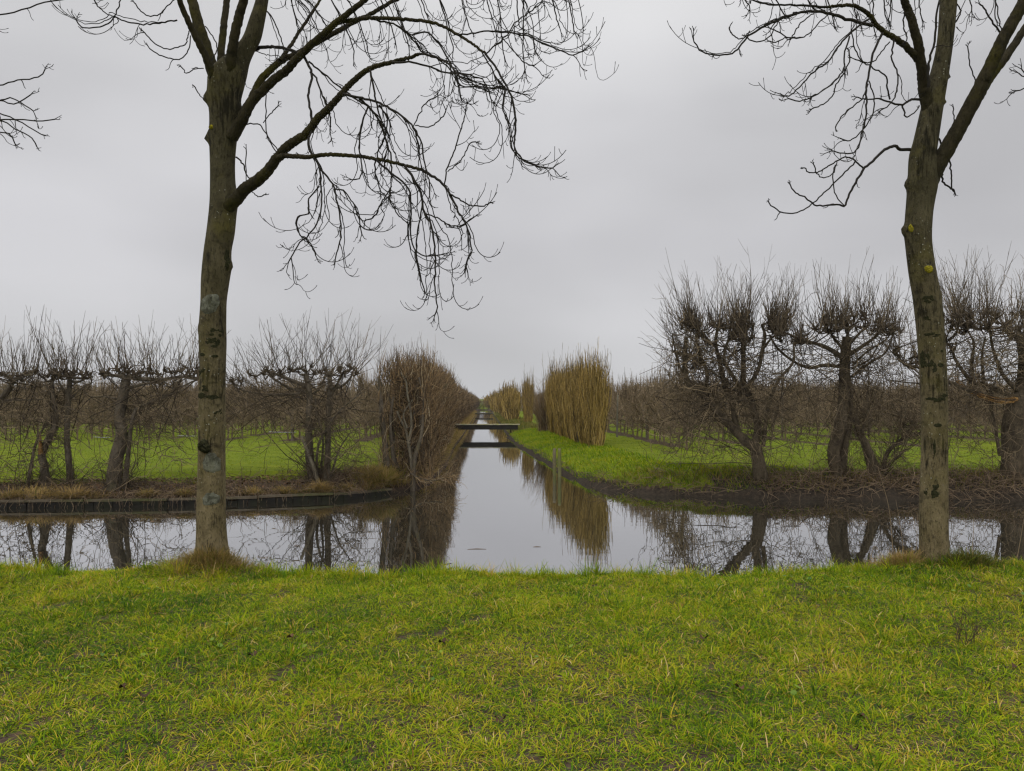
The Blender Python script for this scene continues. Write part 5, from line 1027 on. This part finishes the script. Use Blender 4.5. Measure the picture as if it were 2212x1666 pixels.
# boarded edge of the far left bank
rev = empty('bank_revetment', (-8.0, 15.5, 0), 'dark boarded edge with a plank cap along the far left bank', 'revetment')
L = np.array([(-24, 15.25), (-14, 15.55), (-10.6, 15.75), (-6.95, 16.1), (-4.2, 16.9), (-3.3, 17.5), (-2.9, 18.1)]); Cp = smooth_path(np.c_[L, np.zeros(len(L))], 118)
G = Geo()
for i in range(len(Cp) - 1):
    a, b = Cp[i], Cp[i + 1]; m_ = (a + b) / 2; rz = math.atan2(b[1] - a[1], b[0] - a[0]); l = np.linalg.norm(b - a)
    G.box((m_[0], m_[1] - .01 + rng.normal(0, .006), -.085 + rng.normal(0, .012)), (l - .006 - rng.uniform(0, .012), .035 + rng.uniform(0, .015), .37), rz + rng.normal(0, .012), rng.random())
G.build('board', M_BOARD, rev, False)
k = 0
for i in range(0, len(Cp) - 1, 9):
    a, b = Cp[i], Cp[min(i + 9, len(Cp) - 1)]; rz = math.atan2(b[1] - a[1], b[0] - a[0]) + rng.normal(0, .007); l = np.linalg.norm(b - a); m_ = (a + b) / 2
    G = Geo(); G.box((m_[0], m_[1] + .03, .132 + rng.normal(0, .012)), (l - rng.uniform(.01, .06), .15, .045), rz); G.build('cap_plank', M_CAP, rev, False)

# ------------------------------------------------------------------ bank vegetation (stuff) and tussocks
g = Geo()
def strip(line, s0, s1, d0, d1, n):
    """n random points at distance d0..d1 inland of a shore line"""
    L = np.asarray(line, float); seg = np.linalg.norm(np.diff(L, axis=0), axis=1); cum = np.concatenate([[0], np.cumsum(seg)]); u = rng.uniform(s0, s1, n)
    k = np.clip(np.searchsorted(cum, u) - 1, 0, len(seg) - 1); f = ((u - cum[k]) / seg[k])[:, None]; P = L[k] + (L[k + 1] - L[k]) * f; t = (L[k + 1] - L[k]) / seg[k][:, None]
    return P, np.stack([-t[:, 1], t[:, 0]], -1), rng.uniform(d0, d1, n)
RL = SHORE_R[::-1]                                     # from the right edge to the ditch, then along it
def ground_blades(G, P, nv, dd, h, tint, ts, leanmu=.9, w=(.006, .014), flip=1):
    Q = P + nv * dd[:, None]; z = T(Q[:, 0], Q[:, 1]); ok = z > .03; Q, z, nv = Q[ok], z[ok], nv[ok]; n = len(Q)
    ang = np.arctan2(-nv[:, 1], -nv[:, 0]) + rng.normal(0, .9, n)
    tt = tint + .22 * fbm(Q[:, 0], Q[:, 1], 1.6, 3, 15) + rng.normal(0, ts, n)
    G.blades(np.stack([Q[:, 0], Q[:, 1], z - .01], -1), h * rng.uniform(.5, 1.3, n), ang, np.clip(rng.gamma(3, leanmu / 3, n), .1, 2.4), rng.uniform(*w, n), np.clip(tt, 0, 1))
def arc(line): return np.linalg.norm(np.diff(np.asarray(line, float), axis=0), axis=1).cumsum()
aR = arc(SHORE_R)                                      # SHORE_R runs from the bridge towards the camera and right
gg = Geo(); P, nv, dd = strip(SHORE_R, 0, aR[8] + .8, .12, 2.6, 34000); ground_blades(gg, P, nv, dd, .15, .38, .18, 1.1)
P, nv, dd = strip(SHORE_R, aR[7], aR[11], .75, 1.9, 9000); ground_blades(gg, P, nv, dd, .14, .40, .18, 1.1)
tag(gg.build('bank_grass', M_GRASS), 'fresh green grass on the sloping bank right of the ditch', 'bank grass', kind='stuff')
P, nv, dd = strip(SHORE_R, aR[5], aR[11], .25, 1.4, 9000); ground_blades(g, P, nv, dd, .2, .5, .2, 1.1)
farR = [(dx(1.57, 130), 130), (dx(1.57, 48), 48)]
P, nv, dd = strip(farR, 0, arc(farR)[-1], .1, 2.2, 16000); ground_blades(g, P, nv, dd, .28, .34, .15, .9, (.02, .04))
LD = [(-4.2, 16.9), (-3.2, 17.6), (-2.55, 18.8), (-2.2, 21), (-2.25, 26), (dx(-1.40, 36), 36), (dx(-1.33, 49), 49)]
P, nv, dd = strip(LD, 1, arc(LD)[-1], .05, .9, 12000); ground_blades(g, P, nv, dd, .34, .66, .2, 1.1, (.008, .016))
farL = [(dx(-1.33, 49), 49), (dx(-1.33, 150), 150)]
P, nv, dd = strip(farL, 0, arc(farL)[-1], .05, .6, 6000); ground_blades(g, P, nv, dd, .35, .7, .15, 1, (.02, .04))
P, nv, dd = strip(SHORE_L, arc(SHORE_L)[0], arc(SHORE_L)[6], .16, 1.5, 7600); ground_blades(g, P, nv, dd, .13, .52, .25, 1.2, (.006, .012))
P, nv, dd = strip(SHORE_L, arc(SHORE_L)[0], arc(SHORE_L)[6], .105, .26, 9000); k = fbm(P[:, 0], P[:, 1], 2.2, 3, 19) + .4 * fbm(P[:, 0], P[:, 1], 7, 2, 20) > rng.uniform(-.2, .45, len(P)); ground_blades(g, P[k], nv[k], dd[k], .20, .52, .28, 2.0, (.005, .011))
tag(g.build('bank_grass', M_DRY), 'rough green and straw grass on the far banks', 'bank grass', kind='stuff')
g = Geo()
def lawn(n, y0, y1, side, h, w):
    y = rng.uniform(y0, y1, n); lim = .72 * y + 1
    x = -rng.uniform(0, 1, n) * lim if side < 0 else rng.uniform(0, 1, n) * lim
    z, tv = terrain(x, y); ok = (tv > .9) & (z > .2); x, y, z = x[ok], y[ok], z[ok]; n = len(x)
    g.blades(np.stack([x, y, z - .01], -1), h * rng.uniform(.6, 1.4, n), rng.uniform(0, 6.28, n), rng.uniform(.3, 1.8, n), rng.uniform(w, 2 * w, n), np.clip(.42 + .34 * fbm(x, y, .9, 4, 17) + .14 * fbm(x, y, 4, 3, 18) + rng.normal(0, .14, n), 0, 1))
lawn(42000, 16, 34, -1, .055, .007); lawn(42000, 17.5, 36, 1, .065, .007)
lawn(9000, 34, 60, -1, .07, .015); lawn(9000, 36, 60, 1, .07, .015)
tag(g.build('lawn_grass', M_LAWN), 'short bright green grass in front of the orchards', 'grass', kind='stuff')
# leaf litter along the left bank
g = Geo(); P, nv, dd = strip(SHORE_L, arc(SHORE_L)[0], arc(SHORE_L)[6] + .5, .2, 1.7, 7000); Q_ = P + nv * dd[:, None]; z = T(Q_[:, 0], Q_[:, 1]); n = len(z)
c = np.stack([Q_[:, 0], Q_[:, 1], z + .012], -1); a = unit(rng.normal(0, 1, (n, 3)) * np.array([1, 1, .5])); bb = unit(np.cross(a, rng.normal(0, .3, (n, 3)) + UP)); s = rng.uniform(.015, .05, (n, 1))
V = np.stack([c - a * s, c - bb * s * .6, c + a * s, c + bb * s * .6], 1); g.add(V.reshape(-1, 3), np.arange(4 * n).reshape(-1, 4), None, np.repeat(rng.random(n), 4))
tag(g.build('leaf_litter', M_LEAF), 'brown leaf litter and soil along the far left bank', 'leaf litter', kind='stuff')
# dry brushwood on the right bank and under the left pollards
g = Geo()
def brush(line, s0, s1, d0, d1, n, Lm, r, tint, flat=.5):
    P, nv, dd = strip(line, s0, s1, d0, d1, n); Q = P + nv * dd[:, None]; z = np.maximum(T(Q[:, 0], Q[:, 1]), .0) + np.abs(rng.normal(0, .06, n))
    D = rng.normal(0, 1, (n, 3)) * np.array([1, 1, flat]); D[:, :2] -= nv * .3; D[:, 2] = np.abs(D[:, 2])
    tangle(g, np.stack([Q[:, 0], Q[:, 1], z], -1), D, Lm * rng.lognormal(-.2, .4, n), r, 6, .30, -UP * .13, tint, .25, .4)
brush(SHORE_R, aR[8] - .6, aR[11], .08, 1.0, 3000, .58, .0065, .55)
brush(SHORE_R, aR[7], aR[11], .0, .5, 900, .5, .006, .6, .3)
brush(SHORE_R, aR[4], aR[7], .10, .4, 160, .35, .006, .55)
brush(SHORE_L, arc(SHORE_L)[0], arc(SHORE_L)[6], .2, 1.3, 1500, .45, .0055, .45)
brush(LD, 0, arc(LD)[3], .05, .9, 900, .6, .006, .5, .6)
P, nv, dd = strip(SHORE_L, arc(SHORE_L)[0], arc(SHORE_L)[5] + .4, .06, .40, 5200); k = fbm(P[:, 0], P[:, 1], 2.0, 3, 19) + .5 * fbm(P[:, 0], P[:, 1], 6, 2, 20) > rng.uniform(-.65, .6, len(P)); P, nv, dd = P[k], nv[k], dd[k]; Q = P + nv * dd[:, None]; n = len(Q)
tangle(g, np.stack([Q[:, 0], Q[:, 1], np.maximum(T(Q[:, 0], Q[:, 1]), .155) + rng.uniform(0, .05, n)], -1), np.c_[-nv * rng.uniform(.5, 1.2, (n, 1)) + rng.normal(0, .5, (n, 2)), rng.uniform(.1, .8, n)], rng.uniform(.15, .48, n), .0050, 7, .14, -UP * .30, .62, .28, .4)
tag(g.build('brushwood', M_BRUSH), 'tangled dry stems and brushwood along the far banks', 'brushwood', kind='stuff')
TG = 'dry tussocks on the banks'
def tw(px, py, d): p = W(px, py, d); return p[0], p[1]
x, y = tw(68, 1080, 15.75); tussock('grass_tussock', 'straw-yellow tussock hanging over the boards at far left', TG, x, y + .1, .55, .28, 2200, .34, .72, M_DRY, 1.2, .03, .15, (.007, .014))
x, y = tw(150, 1085, 15.85); tussock('grass_tussock', 'pale dry tussock below the thin straight pollard', TG, x, y + .15, .6, .25, 1400, .30, .80, M_DRY, 1.4, .02, .15, (.006, .012))
for px_, py_, dd_, h_, lb_ in ((20, 1085, 15.85, .24, 'small straw tuft over the boards at the very left edge'), (315, 1078, 16.1, .22, 'thin dry tuft on the boards right of the thick pollard'), (395, 1078, 16.2, .2, 'thin dry tuft on the boards just left of the left bank tree'), (545, 1072, 16.5, .26, 'dry tuft on the boards right of the left bank tree'), (612, 1068, 16.7, .2, 'small dry tuft on the boards left of the many-stemmed pollard'), (760, 1060, 17.3, .3, 'leaning straw tuft at the right end of the boards')):
    x, y = tw(px_, py_, dd_); tussock('grass_tussock', lb_, TG, x, y + .10, .26, .10, 420, h_, .68, M_DRY, 1.6, .03, .2, (.005, .011))
x, y = tw(838, 1035, 18.05); tussock('grass_tussock', 'big yellow-green tussock on the corner below the hedge end', TG, x - .05, y + .15, .62, .5, 4200, .50, .58, M_DRY, 1.0, .05, .18, (.007, .014))
x, y = tw(690, 1065, 17.0); tussock('grass_tussock', 'small straw tuft over the boards below the many-stemmed pollard', TG, x, y + .12, .3, .15, 700, .26, .75, M_DRY, 1.4, .02, .15, (.006, .012))
x, y = tw(980, 1000, 23); tussock('grass_tussock', 'brown dead grass heap at the hedge foot by the ditch', TG, x - .35, y, .55, 1.2, 2600, .42, .78, M_DRY, 1.1, .05, .15, (.008, .016))
# mossy branch lying over the water at the hedge end
fb = empty('fallen_branch', W(891, 1029, 18.6), 'mossy dead branch reaching over the water below the hedge', 'branch')
G = Geo(); C = smooth_path([W(x_, y_, 18.6 + i * .05) for i, (x_, y_) in enumerate([(885, 1022), (905, 1033), (930, 1038), (950, 1036), (972, 1028), (978, 1022)])], 26); G.poly(C, np.linspace(.032, .009, 26) * (1 + .1 * rng.normal(0, 1, 26)), 7, .5, True); G.build('stem', M_POLL, fb)
G = Geo(); S, Tn = along([C], 110); tangle(G, S, Tn * .6 + rng.normal(0, .7, (110, 3)), rng.uniform(.15, .7, 110), .0065, 6, .3, -UP * .03, .75); G.build('twig', M_HEDGE, fb)
# brown stick floating by the near bank, scraps on the water
G = Geo(); G.poly(smooth_path([W(908, 1236, 9.55), W(935, 1226, 9.85), W(975, 1217, 10.2)], 12), np.linspace(.016, .006, 12), 7, .5, True); o = G.build('floating_stick', M_POLLR); tag(o, 'brown stick floating close to the near bank', 'stick')
for px, py, l, lb in ((1030, 1187, .28, 'thin dark reed scrap floating in the middle of the canal'), (1160, 1182, .12, 'short dark scrap floating right of the thin reed scrap'), (1135, 1013, .3, 'pale stem floating near the ditch bank')):
    d = CZ * F / (py - HY); x = (px - CX) / F * d; G = Geo(); G.poly([(x - l / 2, d, .002), (x, d + .03, .006), (x + l / 2, d + .01, .003)], [.002, .0045, .002], 5, .6, True); tag(G.build('floating_scrap', M_BRUSH), lb, 'floating scrap', 'scraps floating on the water')

for px, py, lb in ((245, 1121, 'pale leaf floating below the thick pollard'), (331, 1127, 'pale leaf floating just left of the left trunk'), (386, 1119, 'pale leaf floating close to the left trunk'), (560, 1112, 'pale leaf floating right of the left trunk'), (1420, 1098, 'pale leaf floating near the right bank'), (1880, 1106, 'pale leaf floating below the stump'), (640, 1180, 'dark leaf floating among the reflections left of the ditch')):
    d = CZ * F / (py - HY); x = (px - CX) / F * d; n = 9; a = np.arange(n) * 2 * math.pi / n; r = rng.uniform(.03, .05) * (1 + .2 * rng.normal(0, 1, n)); V = np.stack([x + np.cos(a) * r, d + np.sin(a) * r * .7, .006 + .004 * np.cos(2 * a)], -1)
    G = Geo(); G.add(np.vstack([V, [x, d, .004]]), None, [(i, (i + 1) % n, n) for i in range(n)], rng.uniform(.5, 1) if 'pale' in lb else .2); tag(G.build('floating_leaf', M_LEAF), lb, 'leaf', 'leaves floating on the water')

# ------------------------------------------------------------------ small things in the foreground grass
def zt(x, y): return float(T(np.array([x]), np.array([y]))[0])
def stalk(pts, d, r, label):
    C = smooth_path([W(x, y, d) for x, y in pts], 16); G = Geo(); G.poly(C, np.linspace(r, r * .5, 16), 5, .95); tag(G.build('dry_stalk', M_BRUSH), label, 'stalk', 'dry stalks round the right bank tree')
stalk([(1932, 1240), (1922, 1110), (1908, 1050), (1896, 1008)], 8.6, .0045, 'tall thin dry stalk curving left beside the right bank tree')
stalk([(1975, 1240), (1980, 1180), (1982, 1110)], 8.5, .004, 'dry stalk standing against the left side of the right trunk')
stalk([(2190, 1240), (2200, 1190), (2212, 1120)], 8.5, .004, 'dry stalk leaning right at the right edge')
stalk([(1945, 1240), (1950, 1180), (1942, 1120), (1935, 1080)], 8.7, .0035, 'short dry stalk left of the right trunk')
stalk([(1880, 1245), (1882, 1200), (1890, 1180), (1898, 1190)], 8.7, .004, 'bent dry stalk hooked over at its tip')
stalk([(2097, 1225), (2102, 1160), (2104, 1110)], 8.7, .004, 'upright dry stalk right of the right trunk')
# dark spindly weed
e = empty('weed', (*tw(2082, 1390, 5.6), zt(*tw(2082, 1390, 5.6))), 'dark spindly weed standing in the grass at right', 'weed'); G = Geo(); n = 16; b0 = np.array(e.location)
P = tangle(G, b0 + rng.normal(0, .03, (n, 3)) * np.array([1, 1, 0]), rng.normal(0, .25, (n, 3)) + UP, rng.uniform(.16, .36, n), .0028, 6, .15, None, .2); k = rng.integers(0, n, 60); j = rng.integers(2, 6, 60)
tangle(G, P[k, j], rng.normal(0, .6, (60, 3)) + UP * .5, rng.uniform(.03, .09, 60), .0022, 4, .2, None, .2); G.build('stem', M_BRUSH, e)
# round-leaved herbs: ground cover, and single dead leaves
g = Geo(); n = 800; x, y = in_view(n, 3.0, 8.3, .68, .6); keep = fbm(x, y, 1.9, 3, 21) > .25; x, y = x[keep], y[keep]; n = len(x); z = T(x, y) + rng.uniform(.015, .05, n)
a = np.arange(7) * 2 * math.pi / 7; s = rng.uniform(.007, .019, n); rim = 1 + .25 * rng.random((n, 7))
nx_, ny_ = rng.normal(0, .3, n), rng.normal(0, .3, n)
V = np.stack([x[:, None] + np.cos(a) * rim * s[:, None], y[:, None] + np.sin(a) * rim * s[:, None], np.zeros((n, 7))], -1); V[..., 2] = z[:, None] + (V[..., 0] - x[:, None]) * nx_[:, None] + (V[..., 1] - y[:, None]) * ny_[:, None]
Cn = np.stack([x, y, z - .004], -1)[:, None]; V = np.concatenate([V, Cn], 1); i = np.arange(7); tr = np.stack([i, (i + 1) % 7, np.full(7, 7)], -1)
g.add(V.reshape(-1, 3), None, (tr[None] + (np.arange(n) * 8)[:, None, None]).reshape(-1, 3), np.repeat(rng.random(n), 8))
tag(g.build('herb_leaves', M_HERB), 'small round herb leaves scattered in the near grass', 'ground herbs', kind='stuff')
LP = [(265, 1480, 'dark dead leaf on the left foreground grass'), (312, 1497, 'dark dead leaf beside another on the left foreground grass'), (955, 1385, 'brown dead leaf in the grass near the middle'), (628, 1368, 'dead leaf in a bare spot below the left tree'), (545, 1408, 'brown curled leaf in the grass below the left tree'), (1600, 1485, 'grey dead leaf in the grass left of the weed'), (1862, 1555, 'dark wet leaf at lower right'), (2195, 1430, 'pale dead leaf at the right edge of the grass'), (1845, 1640, 'dark leaf at the very bottom right of the grass'), (1080, 1560, 'brown leaf low in the middle of the grass'), (800, 1625, 'dark leaf near the bottom left of the grass'), (1520, 1375, 'dead leaf in the middle distance of the grass')]
for px, py, lb in LP:
    d = 1.72 * F / (py - HY); x = (px - CX) / F * d; z = zt(x, d) + .035; n = 12; a = np.arange(n) * 2 * math.pi / n; s = rng.uniform(.018, .033); r = s * (1 + .22 * np.cos(3 * a + rng.uniform(0, 6)) + .1 * rng.normal(0, 1, n)); ro = rng.uniform(0, 6.28)
    V = np.stack([x + np.cos(a + ro) * r, d + np.sin(a + ro) * r * .6, z + .015 * np.cos(2 * a) + rng.normal(0, .003, n)], -1); V = np.vstack([V, [x, d, z - .008]])
    G = Geo(); G.add(V, None, [(i, (i + 1) % n, n) for i in range(n)], rng.uniform(0, .6)); tag(G.build('fallen_leaf', M_LEAF), lb, 'leaf', 'dead leaves lying in the grass')

# ------------------------------------------------------------------ damp winter air
hz = bpy.data.materials.new('haze'); hz.use_nodes = True; t = hz.node_tree; t.nodes.clear(); o = N(t, 'ShaderNodeOutputMaterial'); v = N(t, 'ShaderNodeVolumePrincipled')
v.inputs['Color'].default_value = (.86, .88, .93, 1); v.inputs['Density'].default_value = .0002; t.links.new(v.outputs[0], o.inputs['Volume'])
g = Geo(); g.box((0, 770, 9), (3600, 1720, 20.5)); o = g.build('haze', hz, None, False); tag(o, 'thin grey haze over the fields', 'haze', kind='stuff')
